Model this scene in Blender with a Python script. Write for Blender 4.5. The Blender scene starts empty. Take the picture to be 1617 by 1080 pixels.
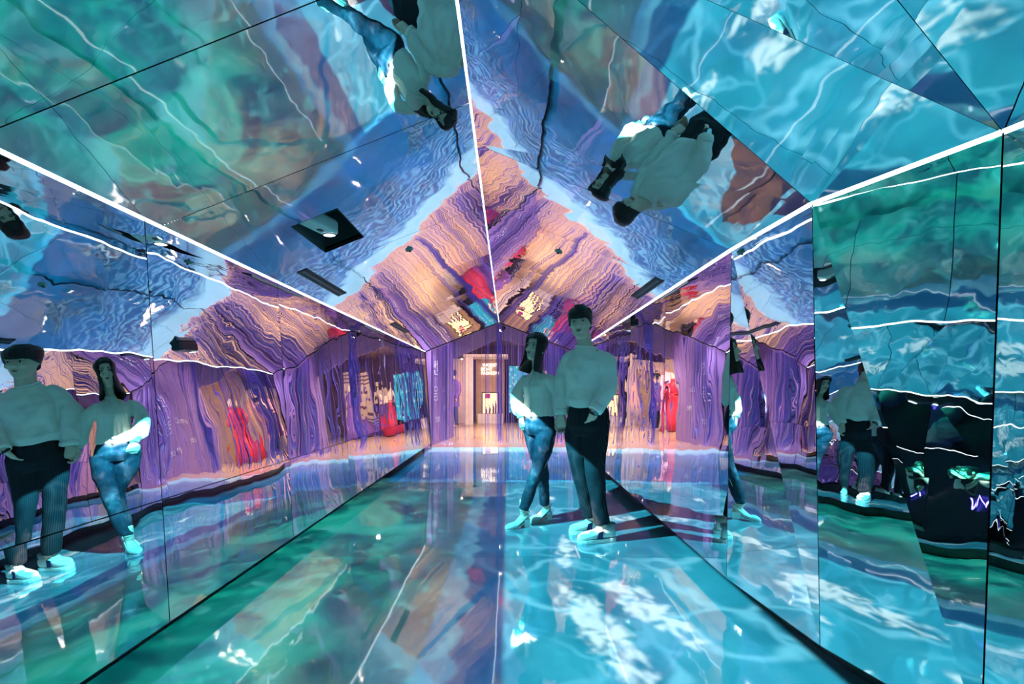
import bpy, bmesh, math, random
from mathutils import Vector, Matrix, noise
random.seed(7)
PI = math.pi
scene = bpy.context.scene
C = scene.collection

# ------------------------------------------------------------------ camera
F_PX, W_PX, H_PX = 700.0, 1617.0, 1080.0
VPX, VPY, CAM_H = 802.0, 617.0, 1.10
cam_d = bpy.data.cameras.new('camera'); cam = bpy.data.objects.new('camera', cam_d); C.objects.link(cam)
cam.location = (0, 0, CAM_H); cam.rotation_euler = (PI/2, 0, 0)
cam_d.sensor_width = 36.0; cam_d.lens = F_PX / W_PX * 36.0
cam_d.shift_x = (W_PX/2 - VPX) / W_PX
cam_d.shift_y = (VPY - H_PX/2) / W_PX
cam_d.clip_start = 0.01
scene.camera = cam

# ------------------------------------------------------------------ world, exposure
world = bpy.data.worlds.new('world'); scene.world = world; world.use_nodes = True
world.node_tree.nodes['Background'].inputs[0].default_value = (0.10, 0.16, 0.22, 1)
world.node_tree.nodes['Background'].inputs[1].default_value = 0.03
vs = scene.view_settings
vs.view_transform = 'Standard'; vs.look = 'None'; vs.gamma = 1.0; vs.use_curve_mapping = False
vs.exposure = 0.28
cy = scene.cycles
cy.max_bounces = 11; cy.glossy_bounces = 10; cy.diffuse_bounces = 3; cy.transmission_bounces = 6
cy.sample_clamp_indirect = 6.0

# ------------------------------------------------------------------ node helper
class NT:
    """small expression helper over a node tree"""
    def __init__(self, tree):
        self.t = tree
    def n(self, kind, **kw):
        nd = self.t.nodes.new(kind)
        for k, v in kw.items(): setattr(nd, k, v)
        return nd
    def put(self, sock, v):
        if isinstance(v, bpy.types.NodeSocket): self.t.links.new(v, sock)
        elif isinstance(v, (tuple, list)):
            v = tuple(v)
            if len(sock.default_value) == 4 and len(v) == 3: v = v + (1,)
            sock.default_value = v
        else: sock.default_value = v
    def m(self, op, a, b=None, c=None, clamp=False):
        nd = self.n('ShaderNodeMath', operation=op, use_clamp=clamp)
        self.put(nd.inputs[0], a)
        if b is not None: self.put(nd.inputs[1], b)
        if c is not None: self.put(nd.inputs[2], c)
        return nd.outputs[0]
    def v(self, op, a, b=None, scale=None):
        nd = self.n('ShaderNodeVectorMath', operation=op)
        self.put(nd.inputs[0], a)
        if b is not None: self.put(nd.inputs[1], b)
        if scale is not None: self.put(nd.inputs['Scale'], scale)
        return nd.outputs['Value'] if op in ('LENGTH', 'DOT_PRODUCT', 'DISTANCE') else nd.outputs[0]
    def xyz(self, x, y, z=0.0):
        nd = self.n('ShaderNodeCombineXYZ')
        for s, q in zip(nd.inputs, (x, y, z)): self.put(s, q)
        return nd.outputs[0]
    def sep(self, a):
        nd = self.n('ShaderNodeSeparateXYZ'); self.put(nd.inputs[0], a); return nd.outputs
    def step(self, x, a, b, lo=0.0, hi=1.0):
        nd = self.n('ShaderNodeMapRange', interpolation_type='SMOOTHSTEP')
        for s, q in zip(nd.inputs[:5], (x, a, b, lo, hi)): self.put(s, q)
        return nd.outputs[0]
    def mix(self, f, a, b, blend='MIX'):
        nd = self.n('ShaderNodeMix', data_type='RGBA', blend_type=blend)
        self.put(nd.inputs[0], f); self.put(nd.inputs[6], a); self.put(nd.inputs[7], b)
        return nd.outputs[2]
    def noise(self, vec, scale, detail=2.0, rough=0.5, dist=0.0, color=False):
        nd = self.n('ShaderNodeTexNoise')
        self.put(nd.inputs['Vector'], vec); nd.inputs['Scale'].default_value = scale
        nd.inputs['Detail'].default_value = detail; nd.inputs['Roughness'].default_value = rough
        nd.inputs['Distortion'].default_value = dist
        return nd.outputs[1] if color else nd.outputs[0]
    def voro(self, vec, scale, feature='DISTANCE_TO_EDGE'):
        nd = self.n('ShaderNodeTexVoronoi', feature=feature)
        self.put(nd.inputs['Vector'], vec); nd.inputs['Scale'].default_value = scale
        return nd.outputs[0]
    def ramp(self, f, stops):
        nd = self.n('ShaderNodeValToRGB'); self.put(nd.inputs[0], f)
        el = nd.color_ramp.elements
        while len(el) < len(stops): el.new(0.5)
        for e, (p, c) in zip(el, stops): e.position = p; e.color = tuple(c) + (1,)
        return nd.outputs[0]

def mat(name):
    m = bpy.data.materials.new(name); m.use_nodes = True
    return m, NT(m.node_tree), m.node_tree.nodes['Principled BSDF']

# ------------------------------------------------------------------ projector lamps
# A projector throws a picture: the lamp's colour is a function of where its ray meets the floor.
def projector_lamp(name, loc, strength, picture):
    ld = bpy.data.lights.new(name, 'SPOT'); ld.spot_size = math.radians(174); ld.spot_blend = 0.0
    ld.shadow_soft_size = 0.012; ld.energy = 200.0
    o = bpy.data.objects.new(name, ld); C.objects.link(o); o.location = loc
    ld.use_nodes = True; nt = NT(ld.node_tree)
    em = ld.node_tree.nodes['Emission']
    g = nt.n('ShaderNodeNewGeometry')
    ix, iy, iz = nt.sep(g.outputs['Incoming'])
    down = nt.m('MAXIMUM', nt.m('MULTIPLY', iz, -1.0), 0.02)
    t = nt.m('DIVIDE', loc[2], down)
    X = nt.m('MULTIPLY_ADD', ix, t, loc[0]); Y = nt.m('MULTIPLY_ADD', iy, t, loc[1])
    col, mask = picture(nt, X, Y)
    inv = nt.m('DIVIDE', 1.0, nt.m('POWER', nt.m('MAXIMUM', down, 0.3), 3.0))
    nt.put(em.inputs[0], col)
    nt.put(em.inputs[1], nt.m('MULTIPLY', nt.m('MULTIPLY', inv, mask), strength))
    return o

def soft_rect(nt, X, Y, x0, x1, y0, y1, e=0.015):
    a = nt.m('MULTIPLY', nt.step(X, x0-e, x0+e), nt.step(X, x1-e, x1+e, 1.0, 0.0))
    b = nt.m('MULTIPLY', nt.step(Y, y0-e, y0+e), nt.step(Y, y1-e, y1+e, 1.0, 0.0))
    return nt.m('MULTIPLY', a, b)

def blob(nt, X, Y, cx, cy_, rx, ry, ang):
    """0..1 soft ellipse"""
    c, s = math.cos(ang), math.sin(ang)
    dx = nt.m('SUBTRACT', X, cx); dy = nt.m('SUBTRACT', Y, cy_)
    u = nt.m('DIVIDE', nt.m('ADD', nt.m('MULTIPLY', dx, c), nt.m('MULTIPLY', dy, s)), rx)
    w = nt.m('DIVIDE', nt.m('SUBTRACT', nt.m('MULTIPLY', dy, c), nt.m('MULTIPLY', dx, s)), ry)
    r = nt.m('ADD', nt.m('MULTIPLY', u, u), nt.m('MULTIPLY', w, w))
    return nt.step(r, 0.0, 1.4, 1.0, 0.0)

def surf_picture(nt, X, Y):
    p = nt.xyz(X, Y)
    wob = nt.noise(p, 2.2, 2, color=True)
    pw = nt.v('ADD', p, nt.v('SCALE', nt.v('SUBTRACT', wob, (0.5, 0.5, 0.5)), scale=0.55))
    base = nt.ramp(nt.noise(pw, 1.6, 2), [(0.3, (0.015, 0.20, 0.27)), (0.55, (0.03, 0.40, 0.47)), (0.75, (0.06, 0.52, 0.57))])
    e1 = nt.voro(pw, 1.25); e2 = nt.voro(nt.v('ADD', pw, (3.3, 1.7, 0)), 2.3)
    fade = nt.noise(p, 1.3, 1)
    l1 = nt.m('MULTIPLY', nt.step(e1, 0.0, 0.055, 0.8, 0.0), nt.step(fade, 0.35, 0.55))
    l2 = nt.m('MULTIPLY', nt.step(e2, 0.0, 0.06, 0.6, 0.0), nt.step(fade, 0.60, 0.42))
    col = nt.mix(l1, base, (0.30, 0.80, 0.86)); col = nt.mix(l2, col, (0.22, 0.74, 0.82))
    # splashes
    f = blob(nt, X, Y, 0.42, 2.05, 0.17, 0.72, 0.25)
    for a in ((0.68, 2.30, 0.17, 0.52, 0.42), (0.78, 2.05, 0.07, 0.25, 0.1), (0.40, 3.05, 0.10, 0.42, -0.15), 
              (0.24, 3.95, 0.07, 0.25, 0.5), (0.42, 4.55, 0.10, 0.2, 0.2), (0.95, 3.85, 0.24, 0.14, 0.1), (0.98, 1.15, 0.12, 0.5, 0.5), (0.70, 3.28, 0.30, 0.10, 0.15), (1.20, 4.55, 0.22, 0.45, 0.2)):
        f = nt.m('MAXIMUM', f, blob(nt, X, Y, *a))
    sq = nt.xyz(nt.m('MULTIPLY', X, 1.7), Y)
    fn = nt.noise(nt.v('ADD', sq, nt.v('SCALE', wob, scale=0.25)), 9.0, 5, 0.62, 0.8)
    big = nt.noise(p, 5.0, 3, 0.6, 0.5)
    th = nt.m('SUBTRACT', 1.10, nt.m('MULTIPLY', f, 0.47))
    foam = nt.step(nt.m('SUBTRACT', nt.m('ADD', nt.m('MULTIPLY', fn, 1.1), nt.m('MULTIPLY', big, 0.4)), th), -0.02, 0.16)
    col = nt.mix(nt.m('MULTIPLY', foam, 0.92), col, (1.25, 1.2, 1.05))
    # dim blue margin of the picture beyond its bright frame
    dim = nt.step(X, -0.032, -0.008, 1.0, 0.0)
    col = nt.mix(dim, col, nt.mix(l1, (0.006, 0.07, 0.16), (0.03, 0.14, 0.26)))
    return col, soft_rect(nt, X, Y, -0.36, 1.27, -1.2, 5.45, 0.012)

def lagoon_picture(nt, X, Y):
    p = nt.xyz(X, Y)
    n1 = nt.noise(p, 1.7, 5, 0.62, 0.8); n2 = nt.noise(p, 5.0, 5, 0.65, 1.0)
    near = nt.ramp(n1, [(0.34, (0.0, 0.02, 0.035)), (0.45, (0.0, 0.14, 0.105)), (0.56, (0.01, 0.42, 0.25)), (0.72, (0.10, 0.56, 0.34))])
    far = nt.ramp(n1, [(0.35, (0.02, 0.06, 0.06)), (0.55, (0.06, 0.12, 0.10)), (0.75, (0.20, 0.19, 0.12))])
    side = nt.m('ADD', X, nt.m('MULTIPLY', nt.m('SUBTRACT', nt.noise(p, 1.8, 2), 0.5), 0.9))
    col = nt.mix(nt.m('MAXIMUM', nt.step(side, -1.0, -0.45), nt.step(Y, 3.8, 5.2)), near, far)
    sp = nt.m('MULTIPLY', nt.step(n2, 0.54, 0.68), 0.6)
    col = nt.mix(sp, col, (0.16, 0.62, 0.48))
    # scalloped shore
    ph = nt.m('ADD', nt.m('MULTIPLY', Y, 12.0), nt.m('MULTIPLY', nt.noise(p, 2.0, 1), 5.0))
    sc = nt.m('MULTIPLY', nt.m('ABSOLUTE', nt.m('SINE', ph)), 0.05)
    edge = nt.m('ADD', nt.m('ADD', -0.255, sc), nt.m('MULTIPLY', nt.m('SUBTRACT', nt.noise(p, 3.0, 3), 0.5), 0.16))
    mk = nt.step(nt.m('SUBTRACT', X, edge), -0.012, 0.012, 1.0, 0.0)
    yend = nt.m('ADD', 5.35, nt.m('MULTIPLY', nt.noise(p, 2.4, 3), 0.3))
    mk = nt.m('MULTIPLY', mk, nt.step(nt.m('SUBTRACT', Y, yend), -0.03, 0.03, 1.0, 0.0))
    mk = nt.m('MULTIPLY', mk, nt.m('MULTIPLY', nt.step(X, -1.64, -1.6), nt.step(Y, -2.9, -2.4)))
    rim = nt.step(nt.m('SUBTRACT', X, edge), -0.14, -0.02)
    col = nt.mix(nt.m('MULTIPLY', rim, 0.5), col, (0.16, 0.28, 0.22))
    return col, mk

def shore_picture(nt, X, Y):
    p = nt.xyz(X, Y)
    n1 = nt.noise(p, 1.2, 3, 0.55, 0.6)
    deep = nt.ramp(n1, [(0.3, (0.0, 0.05, 0.12)), (0.5, (0.0, 0.13, 0.27)), (0.7, (0.005, 0.16, 0.42))])
    warp = nt.m('ADD', Y, nt.m('MULTIPLY', nt.noise(nt.xyz(nt.m('MULTIPLY', X, 0.9), nt.m('MULTIPLY', Y, 0.8)), 2.2, 4, 0.55, 0.4), 0.6))
    lines = nt.m('SINE', nt.m('MULTIPLY', warp, 52.0))
    amt = nt.m('MULTIPLY', nt.step(lines, 0.1, 0.8), nt.step(Y, 5.9, 7.4))
    col = nt.mix(nt.m('MULTIPLY', amt, 0.6), deep, (0.45, 0.75, 0.95))
    dark = nt.m('MULTIPLY', nt.step(lines, -0.4, -0.95), nt.step(Y, 6.6, 7.6))
    col = nt.mix(nt.m('MULTIPLY', dark, 0.6), col, (0.02, 0.05, 0.22))
    wash = nt.step(nt.m('ADD', Y, nt.m('MULTIPLY', nt.noise(p, 3.5, 4), 0.35)), 7.95, 8.4)
    col = nt.mix(wash, col, (0.85, 1.05, 1.10))
    # a sea turtle swimming in the blue
    body = blob(nt, X, Y, 0.62, 6.1, 0.17, 0.22, 0.4)
    fl = None
    for a in ((0.42, 6.28, 0.07, 0.17, 0.9), (0.84, 6.22, 0.06, 0.18, -0.7), (0.50, 5.84, 0.05, 0.10, 0.5), (0.74, 5.82, 0.05, 0.10, -0.5), (0.56, 6.42, 0.06, 0.08, 0.2)):
        q = blob(nt, X, Y, *a); fl = q if fl is None else nt.m('MAXIMUM', fl, q)
    sh = nt.step(nt.m('MAXIMUM', body, fl), 0.1, 0.35)
    cell = nt.step(nt.voro(p, 16.0), 0.02, 0.12)
    tc = nt.mix(cell, (0.24, 0.38, 0.44), (0.01, 0.04, 0.07))
    col = nt.mix(nt.m('MULTIPLY', sh, 0.85), col, tc)
    return col, soft_rect(nt, X, Y, -1.46, 1.3, 5.35, 8.62, 0.05)

SURF_LOC = (-1.04, 2.66, 1.975)
LAGOON_LOC = (0.74, 0.72, 1.93)
SHORE_LOC = (0.90, 5.75, 1.86)
projector_lamp('projector_beam_surf', SURF_LOC, 3.3, surf_picture)
projector_lamp('projector_beam_lagoon', LAGOON_LOC, 2.9, lagoon_picture)
projector_lamp('projector_beam_shore', SHORE_LOC, 2.9, shore_picture)

def area_lamp(name, loc, rot, size, energy, col, shape='SQUARE', sy=None):
    ld = bpy.data.lights.new(name, 'AREA'); ld.energy = energy; ld.color = col; ld.size = size; ld.shape = shape
    if sy: ld.shape = 'RECTANGLE'; ld.size_y = sy
    o = bpy.data.objects.new(name, ld); C.objects.link(o); o.location = loc; o.rotation_euler = rot
    return o
def spot_lamp(name, loc, target, energy, col, deg=70, blend=0.6, rad=0.04):
    ld = bpy.data.lights.new(name, 'SPOT'); ld.energy = energy; ld.color = col; ld.spot_size = math.radians(deg); ld.spot_blend = blend; ld.shadow_soft_size = rad
    o = bpy.data.objects.new(name, ld); C.objects.link(o); o.location = loc
    o.rotation_euler = (Vector(target) - Vector(loc)).to_track_quat('-Z', 'Y').to_euler()
    return o

# ------------------------------------------------------------------ mesh helpers
def tag(o, label=None, cat=None, group=None, kind=None):
    if label: o['label'] = label
    if cat: o['category'] = cat
    if group: o['group'] = group
    if kind: o['kind'] = kind
    return o
def link_mesh(name, verts, faces, material, parent=None, smooth=False):
    me = bpy.data.meshes.new(name); me.from_pydata([tuple(v) for v in verts], [], faces); me.update()
    bm = bmesh.new(); bm.from_mesh(me); bmesh.ops.recalc_face_normals(bm, faces=bm.faces); bm.to_mesh(me); bm.free()
    if smooth:
        for p in me.polygons: p.use_smooth = True
    if material: me.materials.append(material)
    o = bpy.data.objects.new(name, me); C.objects.link(o)
    if parent: o.parent = parent
    return o
class MB:
    def __init__(self): self.v = []; self.f = []
    def add(self, vs, fs):
        k = len(self.v); self.v += [tuple(q) for q in vs]; self.f += [tuple(k+i for i in f) for f in fs]; return self
    def hexa(self, b, t):      # two quads of corners
        return self.add(list(b)+list(t), [(3,2,1,0),(4,5,6,7),(0,1,5,4),(1,2,6,5),(2,3,7,6),(3,0,4,7)])
    def box(self, lo, hi):
        x0,y0,z0 = lo; x1,y1,z1 = hi
        return self.hexa([(x0,y0,z0),(x1,y0,z0),(x1,y1,z0),(x0,y1,z0)], [(x0,y0,z1),(x1,y0,z1),(x1,y1,z1),(x0,y1,z1)])
    def obox(self, c, ax, ay, az):   # oriented box from centre and half axes
        c, ax, ay, az = map(Vector, (c, ax, ay, az))
        b = [c-ax-ay-az, c+ax-ay-az, c+ax+ay-az, c-ax+ay-az]; t = [q+2*az for q in b]
        return self.hexa(b, t)
    def tube(self, pts, r, n=8, cap=True):
        pts = [Vector(p) for p in pts]; rr = r if isinstance(r, (list, tuple)) else [r]*len(pts)
        rings = []; up = None
        for i, p in enumerate(pts):
            d = (pts[min(i+1, len(pts)-1)] - pts[max(i-1, 0)]).normalized()
            if up is None: up = Vector((0,0,1)) if abs(d.z) < 0.9 else Vector((1,0,0))
            a = d.cross(up).normalized(); b = a.cross(d).normalized(); up = b
            rings.append([p + (a*math.cos(2*PI*k/n) + b*math.sin(2*PI*k/n))*rr[i] for k in range(n)])
        vs = [q for ring in rings for q in ring]; fs = []
        for i in range(len(rings)-1):
            for k in range(n):
                fs.append((i*n+k, i*n+(k+1) % n, (i+1)*n+(k+1) % n, (i+1)*n+k))
        if cap: fs += [tuple(range(n))[::-1], tuple((len(rings)-1)*n+k for k in range(n))]
        return self.add(vs, fs)
    def disc(self, c, axis, r, h, n=20):
        a = Vector(axis).normalized()
        return self.tube([Vector(c), Vector(c)+a*h], r, n)
    def ball(self, c, rx, ry=None, rz=None, n=14, m=9):
        ry = ry or rx; rz = rz or rx
        vs = [(c[0], c[1], c[2]+rz)]; fs = []
        for i in range(1, m):
            t = PI*i/m
            vs += [(c[0]+rx*math.sin(t)*math.cos(2*PI*k/n), c[1]+ry*math.sin(t)*math.sin(2*PI*k/n), c[2]+rz*math.cos(t)) for k in range(n)]
        vs.append((c[0], c[1], c[2]-rz))
        for k in range(n): fs.append((0, 1+k, 1+(k+1) % n))
        for i in range(m-2):
            for k in range(n): fs.append((1+i*n+k, 1+(i+1)*n+k, 1+(i+1)*n+(k+1) % n, 1+i*n+(k+1) % n))
        L = len(vs)-1
        for k in range(n): fs.append((L, 1+(m-2)*n+(k+1) % n, 1+(m-2)*n+k))
        return self.add(vs, fs)
    def build(self, name, material, parent=None, smooth=False):
        return link_mesh(name, self.v, self.f, material, parent, smooth)
def empty(name, loc=(0,0,0)):
    o = bpy.data.objects.new(name, None); C.objects.link(o); o.location = loc; o.empty_display_size = 0.1
    return o
def plain(name, col, rough=0.6, metal=0.0, spec=0.4, vary=0.08, scale=6.0):
    m, nt, b = mat(name)
    g = nt.n('ShaderNodeNewGeometry')
    f = nt.noise(g.outputs['Position'], scale, 4)
    lo = tuple(c*(1-vary) for c in col); hi = tuple(min(1, c*(1+vary)) for c in col)
    nt.put(b.inputs['Base Color'], nt.ramp(f, [(0.3, lo), (0.7, hi)]))
    b.inputs['Roughness'].default_value = rough; b.inputs['Metallic'].default_value = metal
    b.inputs['Specular IOR Level'].default_value = spec
    return m
def glow(name, col, s, sampled=False):
    m, nt, b = mat(name); m.cycles.emission_sampling = 'AUTO' if sampled else 'NONE'
    b.inputs['Base Color'].default_value = col + (1,); b.inputs['Emission Color'].default_value = col + (1,); b.inputs['Emission Strength'].default_value = s
    return m

# ------------------------------------------------------------------ mirrors
def mirror(name, col, slow, fast, slow_scale, fast_vec, rough=0.0):
    """polished film stretched over panels: slow sag plus fine ripples in the normal"""
    m, nt, b = mat(name)
    g = nt.n('ShaderNodeNewGeometry'); oi = nt.n('ShaderNodeObjectInfo')
    p = nt.v('ADD', g.outputs['Position'], nt.v('SCALE', (7.1, 3.7, 5.3), scale=oi.outputs['Random']))
    a = nt.v('SCALE', nt.v('SUBTRACT', nt.noise(p, slow_scale, 1.0, 0.4, color=True), (0.5,)*3), scale=slow)
    q = nt.v('MULTIPLY', p, fast_vec)
    c = nt.v('SCALE', nt.v('SUBTRACT', nt.noise(q, 1.0, 1.5, 0.45, color=True), (0.5,)*3), scale=fast)
    nrm = nt.v('NORMALIZE', nt.v('ADD', g.outputs['Normal'], nt.v('ADD', a, c)))
    nt.put(b.inputs['Normal'], nrm)
    b.inputs['Base Color'].default_value = col + (1,)
    b.inputs['Metallic'].default_value = 1.0; b.inputs['Roughness'].default_value = rough
    b.inputs['Specular IOR Level'].default_value = 0.5
    return m
M_WALL = mirror('mirror_film_wall', (0.84, 0.86, 0.87), 0.050, 0.022, 1.1, (5.0, 7.0, 3.0))
M_CEIL = mirror('mirror_film_ceiling', (0.86, 0.88, 0.89), 0.055, 0.026, 1.3, (7.0, 11.0, 7.0))
M_BLACK = plain('black_backing', (0.008, 0.009, 0.011), 0.5)
M_PLINTH = plain('black_plinth_lacquer', (0.012, 0.014, 0.016), 0.25, 0, 0.5)
M_LED = glow('led_white', (0.93, 0.97, 1.0), 2.2)
M_TRIMW = plain('white_trim_metal', (0.55, 0.57, 0.6), 0.4, 0.5)

EAVE, RIDGE, RX = 1.84, 2.40, -0.17
HB = 0.10                       # mirrors start above a black plinth
Y0, Y1 = -3.0, 8.40

def lerp(a, b, t): return Vector(a)*(1-t) + Vector(b)*t
def panel(name, a, b, c, d, out, m, parent, gap=0.0022, th=0.012):
    """flat panel a-b-c-d pulled in by gap, thickened away from the room along out"""
    a, b, c, d = map(Vector, (a, b, c, d)); cen = (a+b+c+d)/4
    q = []
    cs = (a, b, c, d)
    for i in range(4):
        p = cs[i]; e1 = (cs[(i+1) % 4]-p).normalized(); e2 = (cs[(i-1) % 4]-p).normalized()
        q.append(p + e1*gap + e2*gap)
    o = Vector(out).normalized()*th
    return MB().hexa(q, [v+o for v in q]).build(name, m, parent)

# left wall: straight run, leaning out a little, with a seam at 0.63 m
LX0, LX1 = -1.46, -1.57
def left_pt(y, z): return Vector((LX0 + (LX1-LX0)*(z-HB)/(EAVE-HB), y, z))
back = MB(); o_ = Vector((-0.016, 0, 0))
q = [left_pt(Y0, HB), left_pt(Y1, HB), left_pt(Y1, EAVE), left_pt(Y0, EAVE)]
back.hexa([v+o_ for v in q], [v+o_*2.2 for v in q])
wall_left = back.build('wall_left', M_BLACK); tag(wall_left, 'left wall of tall mirror panels leaning slightly outward', kind='structure')
ly = [Y0, -1.4, -0.3, 0.81, 1.915, 3.02, 4.125, 5.23, 6.33, 7.43, Y1]
for i in range(len(ly)-1):
    for z0, z1 in ((HB, 0.63), (0.63, EAVE)):
        panel('mirror_panel', left_pt(ly[i], z0), left_pt(ly[i+1], z0), left_pt(ly[i+1], z1), left_pt(ly[i], z1), (-1, 0, 0), M_WALL, wall_left)
# right wall: facets
RB = [(1.24, Y1), (1.164, 2.36), (1.223, 1.737), (1.356, 1.27), (1.66, 0.25), (1.66, Y0)]
RT = [(1.27, Y1), (1.175, 2.33), (1.205, 1.756), (1.419, 1.27), (1.78, 0.25), (1.78, Y0)]
splits = [6, 1, 1, 1, 2]
right_cols = []
for k in range(5):
    for j in range(splits[k]):
        t0, t1 = j/splits[k], (j+1)/splits[k]
        f = lambda A, t, z: Vector((A[k][0]*(1-t)+A[k+1][0]*t, A[k][1]*(1-t)+A[k+1][1]*t, z))
        right_cols.append((f(RB, t0, HB), f(RB, t1, HB), f(RT, t1, EAVE), f(RT, t0, EAVE)))
back = MB()
for k in range(5):
    q = [Vector((RB[k][0], RB[k][1], HB)), Vector((RB[k+1][0], RB[k+1][1], HB)), Vector((RT[k+1][0], RT[k+1][1], EAVE)), Vector((RT[k][0], RT[k][1], EAVE))]
    n = (q[1]-q[0]).cross(q[3]-q[0]).normalized(); n = n if n.x > 0 else -n
    back.hexa([v+n*0.018 for v in q], [v+n*0.034 for v in q])
wall_right = back.build('wall_right', M_BLACK); tag(wall_right, 'right wall of mirror panels set at changing angles', kind='structure')
for (a, b, c, d) in right_cols:
    n = (b-a).cross(d-a).normalized(); n = n if n.x > 0 else -n
    panel('mirror_panel', a, b, c, d, n, M_WALL, wall_right)

# ceiling slopes
def lslope(y, t): return left_pt(y, EAVE).lerp(Vector((RX, y, RIDGE)), t)
NL = Vector((-(RIDGE-EAVE), 0, RX-LX1)).normalized()
cb = MB()
q = [lslope(Y0, 0), lslope(2.0, 0), lslope(2.0, 1), lslope(Y0, 1)]
cb.hexa([v+NL*0.016 for v in q], [v+NL*0.03 for v in q])
q = [lslope(3.1, 0), lslope(Y1, 0), lslope(Y1, 1), lslope(3.1, 1)]
cb.hexa([v+NL*0.016 for v in q], [v+NL*0.03 for v in q])
T0, T1, HY0, HY1 = (-1.185-LX1)/(RX-LX1), (-0.935-LX1)/(RX-LX1), 2.42, 2.87
for (ya, yb, ta, tb) in ((2.0, HY0, 0, 1), (HY1, 3.1, 0, 1), (HY0, HY1, 0, T0), (HY0, HY1, T1, 1)):
    q = [lslope(ya, ta), lslope(yb, ta), lslope(yb, tb), lslope(ya, tb)]
    cb.hexa([v+NL*0.016 for v in q], [v+NL*0.03 for v in q])
# right slope backing, three facets
R_FOLD = 1.13
def P3(x, y, z): return Vector((x, y, z))
rs_far_e = [P3(RT[0][0], Y1, EAVE), P3(RT[1][0], RT[1][1], EAVE), P3(RT[2][0], RT[2][1], EAVE)]
rf1, rf2, rf3 = P3(RX, R_FOLD, RIDGE), P3(RX, 0.55, RIDGE), P3(RX, Y0, RIDGE)
e3, e4, e5 = P3(RT[3][0], RT[3][1], EAVE), P3(RT[4][0], RT[4][1], EAVE), P3(RT[5][0], RT[5][1], EAVE)
ceil_tris = []
ceiling = cb.build('ceiling', M_BLACK); tag(ceiling, 'gabled mirror ceiling with a bright ridge line', kind='structure')
cyl = [Y0, -1.9, -0.8, 0.2, 1.3, 2.0, 3.1, 4.2, 5.3, 6.4, 7.5, Y1]
for i in range(len(cyl)-1):
    ya, yb = cyl[i], cyl[i+1]
    if ya == 2.0:     # panel with the projector cut-out
        us = [ya+0.002, HY0, HY1, yb-0.002]; ts = [0.002, T0, T1, 0.998]
        vs_ = [lslope(u, t) for u in us for t in ts]; fs_ = []
        for a in range(3):
            for b in range(3):
                if (a, b) != (1, 1): fs_.append((a*4+b, a*4+b+1, a*4+b+5, a*4+b+4))
        vs_ += [v+NL*0.01 for v in vs_[:16]]; fs_ += [tuple(k+16 for k in f)[::-1] for f in fs_]
        ring = [5, 6, 10, 9]
        for k in range(4): fs_.append((ring[k], ring[(k+1) % 4], ring[(k+1) % 4]+16, ring[k]+16))
        link_mesh('mirror_panel', vs_, fs_, M_CEIL, ceiling)
    else:
        panel('mirror_panel', lslope(ya, 0), lslope(yb, 0), lslope(yb, 1), lslope(ya, 1), NL, M_CEIL, ceiling)
def tri_panel(pts, m, up=Vector((0, 0, 1)), gap=0.0015, th=0.012):
    cen = sum(pts, Vector())/len(pts); n = (pts[1]-pts[0]).cross(pts[2]-pts[0]).normalized(); n = n if n.z > 0 else -n
    q = [p + (cen-p).normalized()*gap*2 for p in pts]
    k = len(q); vs_ = q + [p+n*th for p in q]
    fs_ = [tuple(range(k))[::-1], tuple(range(k, 2*k))] + [(i, (i+1) % k, k+(i+1) % k, k+i) for i in range(k)]
    return link_mesh('mirror_panel', vs_, fs_, m, ceiling)
def reave(y):
    (xa, ya), (xb, yb) = (RT[0], RT[1]) if y >= RT[1][1] else (RT[1], RT[2])
    return P3(xa + (xb-xa)*(y-ya)/(yb-ya), y, EAVE)
ry = [Y1, 7.5, 6.4, 5.3, 4.2, 3.1, 2.33]
for i in range(len(ry)-1):
    tri_panel([reave(ry[i]), reave(ry[i+1]), P3(RX, ry[i+1], RIDGE), P3(RX, ry[i], RIDGE)], M_CEIL)
tri_panel([reave(2.33), rs_far_e[2], rf1, P3(RX, 2.33, RIDGE)], M_CEIL)
tri_panel([rs_far_e[2], e3, rf1], M_CEIL)
tri_panel([e3, rf2, rf1], M_CEIL)
tri_panel([e3, e4, rf2], M_CEIL)
tri_panel([e4, e5, rf3, rf2], M_CEIL)

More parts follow.
